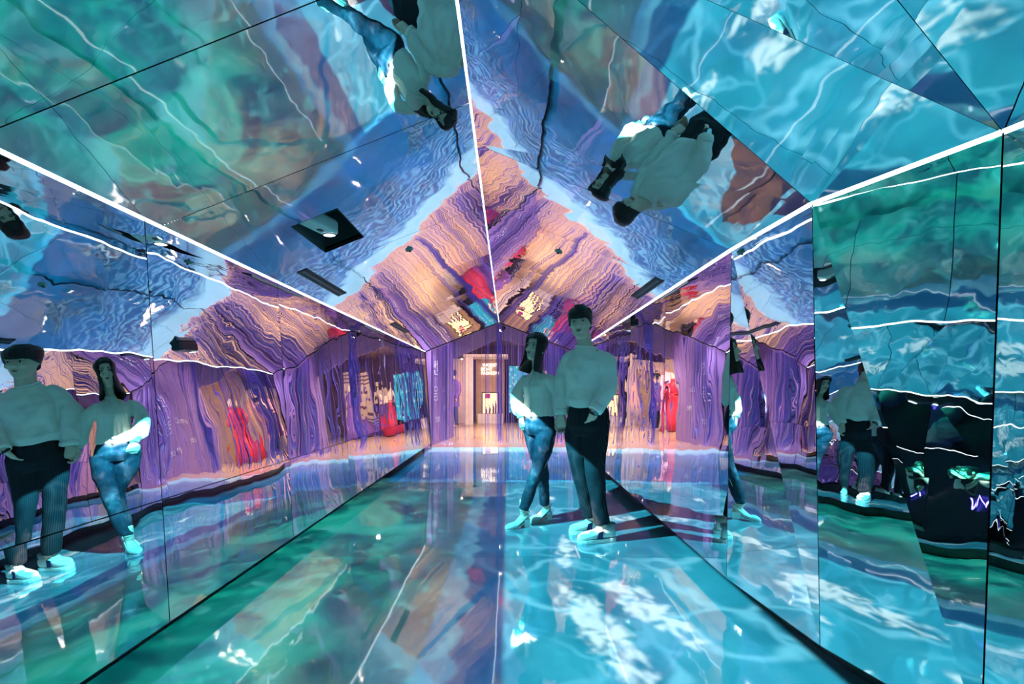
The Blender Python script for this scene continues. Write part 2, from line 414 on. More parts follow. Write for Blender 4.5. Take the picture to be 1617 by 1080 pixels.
# floor
def floor_material():
    m, nt, b = mat('polished_resin_floor')
    g = nt.n('ShaderNodeNewGeometry'); p = g.outputs['Position']
    wv = nt.v('SCALE', nt.v('SUBTRACT', nt.noise(p, 2.2, 2, 0.5, color=True), (0.5,)*3), scale=0.012)
    fine = nt.v('SCALE', nt.v('SUBTRACT', nt.noise(nt.v('MULTIPLY', p, (26.0, 5.0, 1.0)), 1.0, 2, 0.5, color=True), (0.5,)*3), scale=0.008)
    nrm = nt.v('NORMALIZE', nt.v('ADD', g.outputs['Normal'], nt.v('ADD', wv, fine)))
    col = nt.ramp(nt.noise(p, 3.0, 5, 0.6), [(0.3, (0.12, 0.20, 0.25)), (0.7, (0.15, 0.24, 0.29))])
    out = m.node_tree.nodes['Material Output']; m.node_tree.nodes.remove(b)
    df = nt.n('ShaderNodeBsdfDiffuse'); nt.put(df.inputs['Color'], col)
    gl = nt.n('ShaderNodeBsdfGlossy'); gl.inputs['Color'].default_value = (0.95, 0.97, 1, 1); gl.inputs['Roughness'].default_value = 0.035
    nt.put(gl.inputs['Normal'], nrm)
    fr = nt.n('ShaderNodeFresnel'); fr.inputs['IOR'].default_value = 1.6; nt.put(fr.inputs['Normal'], nrm)
    fac = nt.m('ADD', nt.m('MULTIPLY', fr.outputs[0], 0.70), 0.15, clamp=True)
    mx = nt.n('ShaderNodeMixShader'); nt.put(mx.inputs[0], fac)
    m.node_tree.links.new(df.outputs[0], mx.inputs[1]); m.node_tree.links.new(gl.outputs[0], mx.inputs[2])
    m.node_tree.links.new(mx.outputs[0], out.inputs[0])
    return m
M_FLOOR = floor_material()
floor = MB().box((-2.1, Y0, -0.06), (2.1, 8.62, -0.014)).build('floor', M_BLACK); tag(floor, 'glossy dark floor washed with projected sea', kind='structure')
fy = [Y0, 0.6, 2.93, 5.26, 8.62]
for i in range(4):
    MB().box((-2.05, fy[i]+0.002, -0.014), (2.05, fy[i+1]-0.002, 0.0)).build('floor_panel', M_FLOOR, floor)
# plinths
pl = MB(); pl.box((LX0-0.24, Y0, 0.0), (LX0-0.16, Y1, HB)); bl = pl.build('baseboard_left', M_PLINTH); tag(bl, 'black recessed plinth under the left mirrors', kind='structure')
pr = MB()
for k in range(5):
    a, b = Vector((RB[k][0]+0.12, RB[k][1], 0)), Vector((RB[k+1][0]+0.12, RB[k+1][1], 0))
    n = Vector((b.y-a.y, a.x-b.x, 0)).normalized(); n = n if n.x > 0 else -n
    q = [a, b, b+n*0.08, a+n*0.08]; pr.hexa(q, [v+Vector((0, 0, HB)) for v in q])
br = pr.build('baseboard_right', M_PLINTH); tag(br, 'black recessed plinth under the right mirrors', kind='structure')

# LED lines
def led(name, pts, r, label):
    o = MB().tube(pts, r, 8).build(name, M_LED); tag(o, label, 'led strip', 'white light lines of the hall'); return o
dn = Vector((0, 0, -0.004))
led('led_strip', [P3(RX, Y0+0.02, RIDGE)+dn, P3(RX, Y1-0.01, RIDGE)+dn], 0.0030, 'thin white led line along the ceiling ridge')
led('led_strip', [left_pt(Y0+0.02, EAVE)+P3(0.006, 0, 0), left_pt(Y1-0.01, EAVE)+P3(0.006, 0, 0)], 0.0040, 'white led line where left wall meets ceiling')
led('led_strip', [p+P3(-0.007, 0, 0) for p in (reave(Y1-0.01), rs_far_e[1], rs_far_e[2], e3, e4, e5+P3(0, 0.02, 0))], 0.0040, 'white led line bending along the top of right wall')

# end frame of the mirror tunnel (thin black gable edge)
fr = MB()
gpts = [left_pt(Y1, 0.0), left_pt(Y1, EAVE), P3(RX, Y1, RIDGE), P3(RT[0][0], Y1, EAVE), P3(RB[0][0], Y1, 0.0)]
for a, b in zip(gpts[:-1], gpts[1:]):
    fr.tube([a+P3(0, 0.012, 0), b+P3(0, 0.012, 0)], 0.011, 6)
tr = fr.build('trim_1', M_BLACK); tag(tr, 'thin black edge around the far gable opening', kind='structure')
# back of the tunnel behind the viewer: dark wall
bw = MB().add([(-1.9, Y0, 0), (2.1, Y0, 0), (2.1, Y0, EAVE), (RX, Y0, RIDGE+0.05), (-1.9, Y0, EAVE)], [(0, 1, 2, 3, 4)])
bw.add([(-1.9, Y0-0.1, 0), (2.1, Y0-0.1, 0), (2.1, Y0-0.1, EAVE), (RX, Y0-0.1, RIDGE+0.05), (-1.9, Y0-0.1, EAVE)], [(4, 3, 2, 1, 0)])
M_BACKW = plain('dark_navy_wall', (0.012, 0.022, 0.035), 0.35)
tag(bw.build('wall_back', M_BACKW), 'dark navy wall behind the viewer', kind='structure')

# recess and projector in the left slope
M_RECESS = plain('recess_dark_teal', (0.03, 0.05, 0.055), 0.6)
hc = [lslope(HY0, T0), lslope(HY1, T0), lslope(HY1, T1), lslope(HY0, T1)]
top = [p + P3(0, 0, 0.24) for p in hc]
rc = MB()
for k in range(4):
    a, b, c, d = hc[k], hc[(k+1) % 4], top[(k+1) % 4], top[k]
    n = ((b-a).cross(d-a)).normalized(); cen = sum(hc, Vector())/4
    if n.dot(a-cen) < 0: n = -n
    rc.hexa([a, b, c, d], [v+n*0.006 for v in (a, b, c, d)])
rc.hexa(top, [p+P3(0, 0, 0.006) for p in top])
rc.build('projector_recess', M_RECESS, ceiling)

# ------------------------------------------------------------------ ceiling fittings
M_PROJ = plain('projector_shell', (0.62, 0.66, 0.66), 0.35, 0, 0.5)
M_PDARK = plain('projector_dark', (0.02, 0.022, 0.025), 0.3)
M_LENS = glow('projector_lens_light', (0.75, 0.95, 1.0), 2.5)
def make_projector(loc, ang, label, shell, hang, size=1.0):
    root = empty('ceiling_projector', loc); root.scale = (size,)*3; tag(root, label, 'projector', 'ceiling projectors')
    ca, sa = math.cos(ang), math.sin(ang)
    def L(x, y, z): return Vector((x*ca - y*sa, x*sa + y*ca, z))
    # rounded body, lens end at +y
    w, l, h = 0.068, 0.30, 0.085
    out = []
    for k in range(9):
        a = PI*k/8; out.append((w*math.cos(a), 0.02 + 0.055*math.sin(a)))
    out += [(-w, -l+0.06), (-w*0.8, -l), (w*0.8, -l), (w, -l+0.06)]
    n = len(out); vs_ = []
    for z, s in ((0.03, 0.84), (0.038, 0.96), (0.05, 1.0), (0.03+h, 1.0), (0.045+h, 0.9)):
        vs_ += [L(x*s, (y+0.1)*s-0.1, z) for x, y in out]
    fs_ = [tuple(range(n))[::-1], tuple(range(4*n, 5*n))]
    for r in range(4): fs_ += [(r*n+i, r*n+(i+1) % n, (r+1)*n+(i+1) % n, (r+1)*n+i) for i in range(n)]
    link_mesh('shell', vs_, fs_, shell, root)
    # lens window (oval, tilted) and lens
    ring = MB(); cc = L(0, 0.02, 0.028)
    def oval(rx, ry_, z): return [L(rx*math.cos(2*PI*k/20), 0.02+ry_*math.sin(2*PI*k/20), z) for k in range(20)]
    o1, o2 = oval(0.054, 0.042, 0.029), oval(0.047, 0.035, 0.022)
    ring.add(o1+o2, [(k, (k+1) % 20, 20+(k+1) % 20, 20+k) for k in range(20)]).build('lens_rim', M_PDARK, root)
    MB().add(oval(0.047, 0.035, 0.0225), [tuple(range(20))]).add(oval(0.047, 0.035, 0.026), [tuple(range(20))[::-1]]).build('lens_window', M_LENS, root)
    MB().box((-0.016, -0.10, 0.024), (0.016, -0.06, 0.031)).build('sensor_window', M_PDARK, root).rotation_euler = (0, 0, ang)
    for k in (-1, 1):
        MB().tube([L(0.035*k, -0.20, 0.03+h), L(0.035*k, -0.20, 0.03+h+hang)], 0.006, 6).build('mount_rod', M_PDARK, root)
    MB().tube([L(0.0, -0.29, 0.08), L(0.05, -0.32, 0.12), L(0.06, -0.28, 0.03+h+hang)], 0.004, 6).build('cable', M_PDARK, root)
    return root
make_projector((SURF_LOC[0]-0.03, SURF_LOC[1]-0.03, SURF_LOC[2]+0.035), math.radians(-18), 'pale projector with lit oval lens in the square ceiling cut-out', M_PROJ, 0.13, 0.78)
make_projector((LAGOON_LOC[0], LAGOON_LOC[1], LAGOON_LOC[2]), math.radians(60), 'projector hanging from the ceiling above the viewer', M_PDARK, 0.10)
make_projector((SHORE_LOC[0], SHORE_LOC[1]-0.02, SHORE_LOC[2]), 0.0, 'small dark projector under the far right slope', M_PDARK, 0.08)

M_SLOT = plain('slot_black', (0.006, 0.006, 0.007), 0.5); M_SLAT = plain('slot_slat_grey', (0.10, 0.10, 0.115), 0.45)
def slot(p0, p1, n, side, label):
    p0, p1, n, side = map(Vector, (p0, p1, n, side)); root = empty('ceiling_vent', (p0+p1)/2); tag(root, label, 'air vent', 'slot vents in the sloped ceiling')
    c = Vector((0, 0, 0)); hl = (p1-p0)/2
    MB().obox(c - n*0.001, hl, side*0.036, n*0.003).build('vent_frame', M_SLOT, root)
    MB().obox(c - n*0.005, hl*0.97, side*0.0095, n*0.002).build('slat', M_SLAT, root)
    MB().obox(c + side*0.037 - n*0.004, hl, side*0.0025, n*0.003).build('edge_trim', M_TRIMW, root)
sl = Vector((RX-LX1, 0, RIDGE-EAVE)).normalized()
def on_l(x, y): return lslope(y, (x-LX1)/(RX-LX1))
slot(on_l(-1.39, 2.99), on_l(-1.39, 3.73), NL, -sl, 'long black slot vent in left slope beside the projector')
slot(on_l(-1.39, 5.33), on_l(-1.39, 6.15), NL, -sl, 'black slot vent in left slope near the far end')
def on_r(x, y):
    e = reave(y); t = (x-RX)/(e.x-RX); return P3(RX, y, RIDGE).lerp(e, t)
sr = (reave(3.4)-P3(RX, 3.4, RIDGE)).normalized(); NR = P3(-sr.z, 0, sr.x)
slot(on_r(1.07, 3.13), on_r(1.07, 3.75), NR, sr, 'black slot vent in right slope above the man')
M_DISC = plain('pale_green_metal', (0.22, 0.33, 0.30), 0.4, 0.6)
for p, n, lab in ((on_l(-0.746, 3.35), NL, 'small round detector on the left slope'), (on_r(0.39, 3.4), NR, 'small round detector on the right slope')):
    d = empty('smoke_detector', p); tag(d, lab, 'detector', 'ceiling detectors')
    MB().tube([Vector(), -n*0.008, -n*0.012], [0.03, 0.028, 0.02], 18).build('cover', M_DISC, d)
    MB().tube([-n*0.012, -n*0.022], 0.008, 10).build('sensor', M_PDARK, d)

# ------------------------------------------------------------------ string curtain
def string_material():
    m, nt, b = mat('dyed_strings')
    at = nt.n('ShaderNodeVertexColor'); at.layer_name = 'dye'
    nt.put(b.inputs['Base Color'], at.outputs[0]); b.inputs['Roughness'].default_value = 0.55
    b.inputs['Specular IOR Level'].default_value = 0.3
    return m
def build_curtain():
    rnd = random.Random(11)
    pal = [(0.40, 0.24, 0.74), (0.30, 0.16, 0.62), (0.50, 0.36, 0.78), (0.16, 0.10, 0.34), (0.02, 0.015, 0.05), (0.70, 0.60, 0.85), (0.70, 0.50, 0.34)]
    wts = [30, 25, 16, 12, 7, 6, 3]
    vs_, fs_, cols = [], [], []
    x0, x1 = -1.48, 1.24
    def top(x): return RIDGE - 0.015 - (abs(x-RX)*((RIDGE-EAVE)/(RX-LX1)) if x < RX else (x-RX)*((RIDGE-EAVE)/(1.25-RX)))
    n = 330
    for i in range(n):
        side = rnd.random()
        x = rnd.uniform(x0, x1)
        if side < 0.55: x = rnd.choice((rnd.uniform(x0, -1.0), rnd.uniform(0.3, x1), rnd.uniform(0.75, x1)))
        if side > 0.9: x = rnd.gauss(RX+0.02, 0.03)
        y = 8.45 + rnd.choice((0, 0.04, 0.08)) + rnd.uniform(-0.008, 0.008)
        r = rnd.choice((0.002, 0.0026, 0.003, 0.0036, 0.005))
        zt = top(x); zb = rnd.uniform(0.06, 0.26) if rnd.random() < 0.85 else rnd.uniform(0.3, 0.75)
        c = rnd.choices(pal, wts)[0]; k = rnd.uniform(0.8, 1.2); c = tuple(min(1, q*k) for q in c)
        base = len(vs_); segs = 5; sway = rnd.uniform(-0.006, 0.006)
        for s in range(segs+1):
            t = s/segs; z = zt + (zb-zt)*t; dx = sway*t*t + rnd.uniform(-0.001, 0.001)
            for a in range(3):
                vs_.append((x+dx+r*math.cos(2*PI*a/3+0.5), y+r*math.sin(2*PI*a/3+0.5), z))
        for s in range(segs):
            for a in range(3):
                fs_.append((base+s*3+a, base+s*3+(a+1) % 3, base+s*3+3+(a+1) % 3, base+s*3+3+a)); cols.append(c)
        fs_.append((base, base+2, base+1)); cols.append(c)
        fs_.append((base+segs*3, base+segs*3+1, base+segs*3+2)); cols.append(c)
    me = bpy.data.meshes.new('string_curtain'); me.from_pydata(vs_, [], fs_); me.update()
    ca = me.color_attributes.new('dye', 'FLOAT_COLOR', 'CORNER')
    for p in me.polygons:
        for li in p.loop_indices: ca.data[li].color = cols[p.index] + (1,)
    me.materials.append(string_material())
    o = bpy.data.objects.new('string_curtain', me); C.objects.link(o)
    tag(o, 'curtain of hanging violet strings across the far gable opening', 'curtain', kind='stuff')
build_curtain()

# ------------------------------------------------------------------ lobby behind the curtain, then the gallery
M_PURP = plain('violet_painted_wall', (0.32, 0.21, 0.46), 0.5)
M_MAUVE = plain('mauve_plaster', (0.40, 0.30, 0.40), 0.7)
M_PEACH = plain('warm_white_wall', (0.78, 0.62, 0.50), 0.7)
M_WHITE = plain('gallery_white', (0.85, 0.80, 0.76), 0.6)
M_TAN = plain('taupe_curtain_wall', (0.52, 0.36, 0.28), 0.7)
M_DKP = plain('dark_plum_wall', (0.14, 0.10, 0.24), 0.6)
M_GFLOOR = plain('gallery_floor_oak', (0.46, 0.32, 0.23), 0.22, 0, 0.5)
def wallq(name, a, b, z0, z1, th, m, label):
    a, b = Vector(a+(0,)), Vector(b+(0,)); n = Vector((-(b-a).y, (b-a).x, 0)).normalized()*th
    q = [a, b, b+n, a+n]
    o = MB().hexa([v+Vector((0, 0, z0)) for v in q], [v+Vector((0, 0, z1)) for v in q]).build(name, m)
    return tag(o, label, kind='structure')
gf = MB().box((-6, 8.62, -0.06), (6, 18, 0.0)).build('floor', M_GFLOOR); tag(gf, 'warm oak gallery floor beyond the curtain', kind='structure')
wallq('wall_lobby_left', (-1.60, 8.50), (-1.30, 10.5), 0, 2.75, 0.08, M_PURP, 'violet lobby wall with white lettering')
wallq('wall_lobby_right', (1.42, 10.5), (1.42, 8.50), 0, 2.75, 0.08, M_PURP, 'violet lobby wall on the right behind the curtain')
lc = MB().box((-1.75, 8.44, 2.75), (1.6, 10.5, 2.83)).build('ceiling', M_MAUVE); tag(lc, 'mauve lobby ceiling behind the curtain', kind='structure')
# header above the mirror tunnel end
hd = MB(); y_ = 8.56
gp = MB()
def portal(y, xl, xr, zs, xp, zp, m, label):
    o = [(-6, y, 0), (-6, y, 2.75), (6, y, 2.75), (6, y, 0), (xr, y, 0), (xr, y, zs), (xp, y, zp), (xl, y, zs), (xl, y, 0)]
    n = len(o); vs_ = o + [(p[0], p[1]+0.06, p[2]) for p in o]
    faces2d = [(0, 1, 7, 8), (1, 6, 7), (1, 2, 6), (2, 5, 6), (2, 3, 4, 5)]
    fs_ = faces2d + [tuple(i+n for i in f)[::-1] for f in faces2d] + [(i, (i+1) % n, n+(i+1) % n, n+i) for i in range(n)]
    return tag(link_mesh('wall_portal', vs_, fs_, m), label, kind='structure')
portal(10.5, -1.29, 1.40, 1.86, -0.18, 2.34, M_MAUVE, 'mauve wall with a gabled doorway into the gallery')
gc = MB().box((-6, 10.56, 2.75), (6, 18, 2.83)).build('ceiling', M_MAUVE); tag(gc, 'mauve gallery ceiling with lamps', kind='structure')
wallq('wall_gallery_back', (6, 16.2), (-6, 16.2), 0, 2.75, -0.1, M_DKP, 'dark plum back wall of the gallery')
wallq('wall_gallery_left', (-3.2, 16.2), (-3.2, 10.6), 0, 2.75, -0.1, M_PEACH, 'warm white left wall of the gallery')
wallq('wall_gallery_right', (3.6, 10.6), (3.6, 16.2), 0, 2.75, -0.1, M_PEACH, 'warm white right wall of the gallery')
wallq('wall_gallery_white', (-1.42, 15.2), (-3.2, 15.2), 0, 2.2, -0.08, M_WHITE, 'white gallery partition on the left')
tag(MB().box((-1.40, 14.4, 0), (-1.13, 14.48, 2.2)).build('wall_pier', M_WHITE), 'narrow white pier beside the neon wall', kind='structure')
tag(MB().box((-1.12, 15.5, 0), (-0.12, 15.58, 2.2)).build('wall_neon', M_TAN), 'taupe wall carrying the neon sign', kind='structure')
tag(MB().box((-1.5, 14.3, 2.2), (0.0, 15.6, 2.28)).build('trim_2', M_WHITE), 'white lintel over the neon wall', kind='structure')

def text_mesh(body, size, loc, rot, m, name, parent=None, ext=0.004):
    cu = bpy.data.curves.new(name, 'FONT'); cu.body = body; cu.size = size; cu.extrude = ext; cu.align_x = 'CENTER'; cu.align_y = 'CENTER'
    tmp = bpy.data.objects.new(name, cu); C.objects.link(tmp); bpy.context.view_layer.update()
    me = bpy.data.meshes.new_from_object(tmp.evaluated_get(bpy.context.evaluated_depsgraph_get()))
    bpy.data.objects.remove(tmp); me.materials.clear(); me.materials.append(m)
    o = bpy.data.objects.new(name, me); C.objects.link(o); o.location = loc; o.rotation_euler = rot
    if parent: o.parent = parent
    return o
M_LETTER = plain('white_vinyl_letters', (0.80, 0.76, 0.85), 0.5)
# lettering on the violet lobby wall, read when walking in
wl = empty('wall_lettering', (-1.45, 9.5, 0)); tag(wl, 'white lettering on the violet lobby wall', 'lettering')
def onwall(y, z):  # lobby wall surface, local to the lettering empty
    t = (y-8.5)/2.0; return (-1.60+0.30*t+0.012+1.45, y-9.5, z)
wang = math.atan2(2.0, 0.30)
for s, y, z, sz in (('선', 9.15, 1.55, 0.34), ('몸', 9.15, 1.02, 0.34), ('Casa', 9.65, 1.12, 0.16), ('sun', 9.3, 0.52, 0.24), ('yes', 9.85, 0.75, 0.20)):
    text_mesh(s, sz, onwall(y, z), (PI/2, 0, wang), M_LETTER, 'letters', wl)
M_NEON = glow('neon_warm_white', (1.0, 0.86, 0.62), 3.0)
ns = empty('neon_sign', (-0.62, 15.47, 1.85)); tag(ns, 'warm white neon words high on the taupe gallery wall', 'neon sign')
for s, dz in (('WORST', 0.14), ('BOAT', 0.0), ('FASHION', -0.14)):
    text_mesh(s, 0.15, (0.0 if s != 'BOAT' else -0.12, 0, dz), (PI/2, 0, 0), M_NEON, 'neon_word', ns, 0.01)
# bench and display under the neon
cb_ = empty('display_case', (-0.60, 15.1, 0)); tag(cb_, 'lit yellow display case on a low white plinth', 'display case')
MB().box((-0.42, -0.2, 0), (0.45, 0.2, 0.32)).build('plinth', M_WHITE, cb_)
M_LITY = glow('lit_yellow_panel', (1.0, 0.70, 0.30), 1.6)
MB().box((-0.26, 0.04, 0.34), (0.26, 0.06, 1.02)).build('lit_panel', M_LITY, cb_)
fr = MB()
for lo, hi in (((-0.30, 0, 0.32), (-0.26, 0.1, 1.06)), ((0.26, 0, 0.32), (0.30, 0.1, 1.06)), ((-0.26, 0, 1.02), (0.26, 0.1, 1.06))): fr.box(lo, hi)
fr.build('frame', M_PDARK, cb_)
M_PINK = plain('pink_card', (0.85, 0.08, 0.32), 0.5)
MB().box((-0.18, 0.02, 0.84), (0.0, 0.035, 1.0)).build('pink_card', M_PINK, cb_)
M_FIG = plain('small_figure_plum', (0.20, 0.10, 0.22), 0.6)
for k, x in enumerate((-0.14, -0.02, 0.10, 0.18)):
    MB().tube([(x, -0.02, 0.32), (x+0.01, -0.02, 0.42+0.05*k), (x-0.005, -0.02, 0.50+0.07*k)], [0.03, 0.035, 0.012], 8).ball((x-0.005, -0.02, 0.53+0.07*k), 0.022, n=8, m=6).build('figure', M_FIG, cb_)

# tube lamps and spot heads
M_TUBE = glow('warm_panel_light', (1.0, 0.74, 0.60), 38.0, True)
for k, (x, y) in enumerate(((-2.4, 11.1), (-0.8, 11.1), (0.8, 11.1), (2.4, 11.1))):
    r = empty('ceiling_lamp', (x, y, 2.75)); tag(r, 'warm ceiling panel lamp behind the gabled doorway, %s' % ('leftmost of four', 'second from the left', 'second from the right', 'rightmost of four')[k], 'lamp', 'gallery ceiling lamps')
    MB().box((-0.62, -0.26, -0.05), (0.62, 0.26, 0)).build('housing', M_WHITE, r)
    MB().box((-0.60, -0.24, -0.058), (0.60, 0.24, -0.05)).build('diffuser', M_TUBE, r)
M_SPOTG = glow('spot_bulb', (1.0, 0.85, 0.66), 9.0)
def spot_head(x, y, z, aim, label, energy, col=(1, 0.8, 0.6), deg=70):
    r = empty('track_spotlight', (x, y, z)); tag(r, label, 'spotlight', 'track spotlights')
    a = (Vector(aim)-Vector((x, y, z))).normalized()
    MB().tube([-a*0.10, a*0.03], 0.045, 12).build('can', M_PDARK, r)
    MB().tube([a*0.03, a*0.034], 0.036, 12).build('bulb', M_SPOTG, r)
    MB().tube([-a*0.05, -a*0.05+Vector((0, 0, 0.12)), Vector((-a.x*0.05, -a.y*0.05, 2.75-z))], 0.008, 6).build('stem', M_PDARK, r)
    spot_lamp('spot_beam', Vector((x, y, z))+a*0.05, aim, energy, col, deg)
spot_head(-1.34, 12.9, 2.05, (-1.25, 12.2, 0.0), 'bright spotlight seen above the white partition', 70, (1, 0.8, 0.6), 60)
for sx, lab in ((-1.1, 'added violet downlight grazing the left end of the string curtain'), (-0.15, 'added violet downlight grazing the middle of the string curtain'), (0.85, 'added violet downlight grazing the right end of the string curtain')):
    spot_head(sx, 8.95, 2.62, (sx, 8.55, 0.0), lab, 150, (0.84, 0.66, 1.0), 80)  # violet lamps and their fixtures are added to brighten the strings
spot_head(-0.15, 10.2, 2.5, (-1.5, 9.4, 1.2), 'added spotlight aimed at the lettered violet wall', 40, (0.85, 0.6, 0.9), 100)  # this lamp and the next are added to brighten the lobby walls
spot_head(0.2, 9.7, 2.5, (1.4, 9.4, 1.2), 'added spotlight aimed at the plain violet wall', 40, (0.75, 0.5, 1.0), 100)

# dresses on stands
M_RED = plain('red_satin', (0.52, 0.025, 0.06), 0.4); M_VIO = plain('violet_tulle', (0.20, 0.10, 0.45), 0.6); M_CREAM = plain('cream_lace', (0.85, 0.74, 0.62), 0.6)
def dress(x, y, h, m, top, label, flare=0.42):
    r = empty('dress_form', (x, y, 0)); tag(r, label, 'dress', 'gowns on dress forms')
    n = 28; vs_ = []; prof = [(0.02, flare), (0.25, flare*0.86), (0.5, flare*0.6), (0.72, flare*0.33), (0.82, 0.15)]
    for z, rad in prof:
        for k in range(n):
            a = 2*PI*k/n; q = rad*(1+0.06*math.sin(a*9+z*4)*(1-z)); vs_.append((q*math.cos(a), q*0.85*math.sin(a), z*h*0.82))
    fs_ = [(i*n+k, i*n+(k+1) % n, (i+1)*n+(k+1) % n, (i+1)*n+k) for i in range(len(prof)-1) for k in range(n)] + [tuple(range(n))[::-1], tuple((len(prof)-1)*n+k for k in range(n))]
    link_mesh('skirt', vs_, fs_, m, r, True)
    b = MB(); b.tube([(0, 0, h*0.64), (0, 0, h*0.72), (0, 0, h*0.82), (0, 0, h*0.87), (0, 0, h*0.93)], [0.13, 0.115, 0.15, 0.10, 0.045], 14)
    b.build('bodice', top, r, True)
    MB().ball((0, 0, h*0.97), 0.075, 0.08, 0.10).build('mannequin_head', M_CREAM, r, True)
    for s in (-1, 1): MB().tube([(0.14*s, 0, h*0.84), (0.24*s, -0.03, h*0.72), (0.20*s, -0.14, h*0.62)], [0.045, 0.038, 0.03], 8).build('sleeve', top, r, True)
dress(0.70, 14.0, 1.62, M_RED, M_CREAM, 'red gown with cream bodice beside the blue screen', 0.36)
dress(1.25, 14.7, 1.72, M_VIO, M_CREAM, 'violet gown with cream lace top next to the red gown', 0.46)
dress(1.75, 13.8, 1.60, M_VIO, M_VIO, 'all violet gown in front of the patterned hanging', 0.40)
dress(-1.9, 12.6, 1.60, M_RED, M_RED, 'all red gown on the left side of the gallery', 0.34)
# blue screen
bs = empty('blue_screen', (0.40, 15.3, 0)); tag(bs, 'glowing turquoise screen with a grid of pale marks', 'screen')
def blue_mat():
    m, nt, b = mat('turquoise_screen_light'); g = nt.n('ShaderNodeNewGeometry'); x, y, z = nt.sep(g.outputs['Position'])
    cell = nt.voro(nt.xyz(nt.m('MULTIPLY', x, 9.0), nt.m('MULTIPLY', z, 6.0)), 1.0, 'F1')
    c = nt.ramp(cell, [(0.25, (0.45, 0.85, 0.9)), (0.4, (0.02, 0.40, 0.62)), (0.8, (0.03, 0.55, 0.75))])
    nt.put(b.inputs['Base Color'], (0, 0, 0)); nt.put(b.inputs['Emission Color'], c); b.inputs['Emission Strength'].default_value = 0.75
    return m
MB().box((-0.36, 0.0, 0.35), (0.36, 0.03, 1.95)).build('screen_face', blue_mat(), bs)
MB().box((-0.40, 0.03, 0.0), (0.40, 0.08, 1.99)).build('screen_stand', M_PDARK, bs)
# patterned hanging
qh = empty('wall_hanging', (2.05, 15.0, 0)); qh.rotation_euler = (0, 0, -0.25); tag(qh, 'cream wall hanging with dark oval motifs and striped ends', 'wall hanging')
MB().box((-0.36, 0, 0.25), (0.36, 0.02, 2.15)).build('cloth', M_CREAM, qh)
for k in range(4):
    for j in range(3):
        MB().tube([(-0.22+0.22*j+(0.06 if k % 2 else -0.04), -0.006, 0.72+0.26*k), (-0.22+0.22*j+(0.06 if k % 2 else -0.04), -0.001, 0.72+0.26*k)], 0.055, 12).build('oval_motif', M_FIG, qh)
for z in (0.32, 0.42, 0.52, 1.78, 1.9, 2.02): MB().box((-0.36, -0.004, z), (0.36, 0.0, z+0.045)).build('stripe', M_FIG if z > 1 else M_VIO, qh)
MB().box((-0.42, 0.0, 2.15), (0.42, 0.04, 2.19)).build('hanging_rail', M_PDARK, qh)
# pink niche with two small mannequins
pn = empty('pink_niche', (-2.2, 14.7, 0)); tag(pn, 'pink lit display niche on the left of the gallery', 'display niche')
M_PLIT = glow('pink_light_panel', (1.0, 0.42, 0.42), 1.5)
MB().box((-0.40, 0.16, 0.45), (0.40, 0.2, 1.75)).build('lit_back', M_PLIT, pn)
fr = MB()
for lo, hi in (((-0.46, -0.2, 0), (0.46, 0.2, 0.45)), ((-0.46, -0.2, 1.75), (0.46, 0.2, 1.85)), ((-0.46, -0.2, 0.45), (-0.40, 0.2, 1.75)), ((0.40, -0.2, 0.45), (0.46, 0.2, 1.75))): fr.box(lo, hi)
fr.build('niche_frame', M_PEACH, pn)
for x, h, m in ((-0.15, 0.75, M_RED), (0.12, 0.95, M_FIG)):
    MB().tube([(x, 0, 0.45), (x, 0, 0.45+h*0.4), (x, 0, 0.45+h*0.6), (x, 0, 0.45+h*0.8), (x, 0, 0.45+h*0.86)], [0.10, 0.07, 0.085, 0.05, 0.025], 10).ball((x, 0, 0.45+h*0.95), 0.05, 0.05, 0.065).build('small_mannequin', m, pn, True)
# blue neon squiggle on the dark wall behind the viewer
M_BNEON = glow('neon_blue', (0.13, 0.10, 1.0), 14.0)
pts = [(-0.6+0.08*k, Y0+0.05, 1.25+0.14*math.sin(k*1.7)+0.05*math.sin(k*3.1)) for k in range(16)]
bn = empty('blue_neon_scribble', (0, 0, 0)); tag(bn, 'violet blue neon scribble on the dark wall behind the viewer', 'neon sign')
MB().tube(pts, 0.012, 8).build('neon_tube', M_BNEON, bn)
for k in (2, 8, 13): MB().box((pts[k][0]-0.01, Y0+0.0, pts[k][2]-0.01), (pts[k][0]+0.01, Y0+0.05, pts[k][2]+0.01)).build('standoff', M_PDARK, bn)

# ------------------------------------------------------------------ people
ZUP = Vector((0, 0, 1))
def loft(mb, secs, n=20, cap=True):
    """secs: (centre, half-axis u, half-axis v, superellipse exponent)"""
    vs_ = []
    for c, u, v, e in secs:
        c, u, v = Vector(c), Vector(u), Vector(v)
        for k in range(n):
            a = 2*PI*k/n; ca, sa = math.cos(a), math.sin(a)
            vs_.append(c + u*math.copysign(abs(ca)**(2/e), ca) + v*math.copysign(abs(sa)**(2/e), sa))
    fs_ = [(i*n+k, i*n+(k+1) % n, (i+1)*n+(k+1) % n, (i+1)*n+k) for i in range(len(secs)-1) for k in range(n)]
    if cap: fs_ += [tuple(range(n))[::-1], tuple((len(secs)-1)*n+k for k in range(n))]
    mb.add(vs_, fs_); return mb
def spline(pts, vals, sub=4):
    """Catmull-Rom through points and matching value tuples"""
    P = [Vector(p) for p in pts]; V = [v if isinstance(v, (tuple, list)) else (v,) for v in vals]
    op, ov = [], []
    for i in range(len(P)-1):
        p0, p1, p2, p3 = P[max(i-1, 0)], P[i], P[i+1], P[min(i+2, len(P)-1)]
        for s in range(sub):
            t = s/sub
            op.append(0.5*((2*p1) + (p2-p0)*t + (2*p0-5*p1+4*p2-p3)*t*t + (3*p1-p0-3*p2+p3)*t**3))
            ov.append(tuple(a*(1-t)+b*t for a, b in zip(V[i], V[i+1])))
    op.append(P[-1]); ov.append(V[-1]); return op, ov
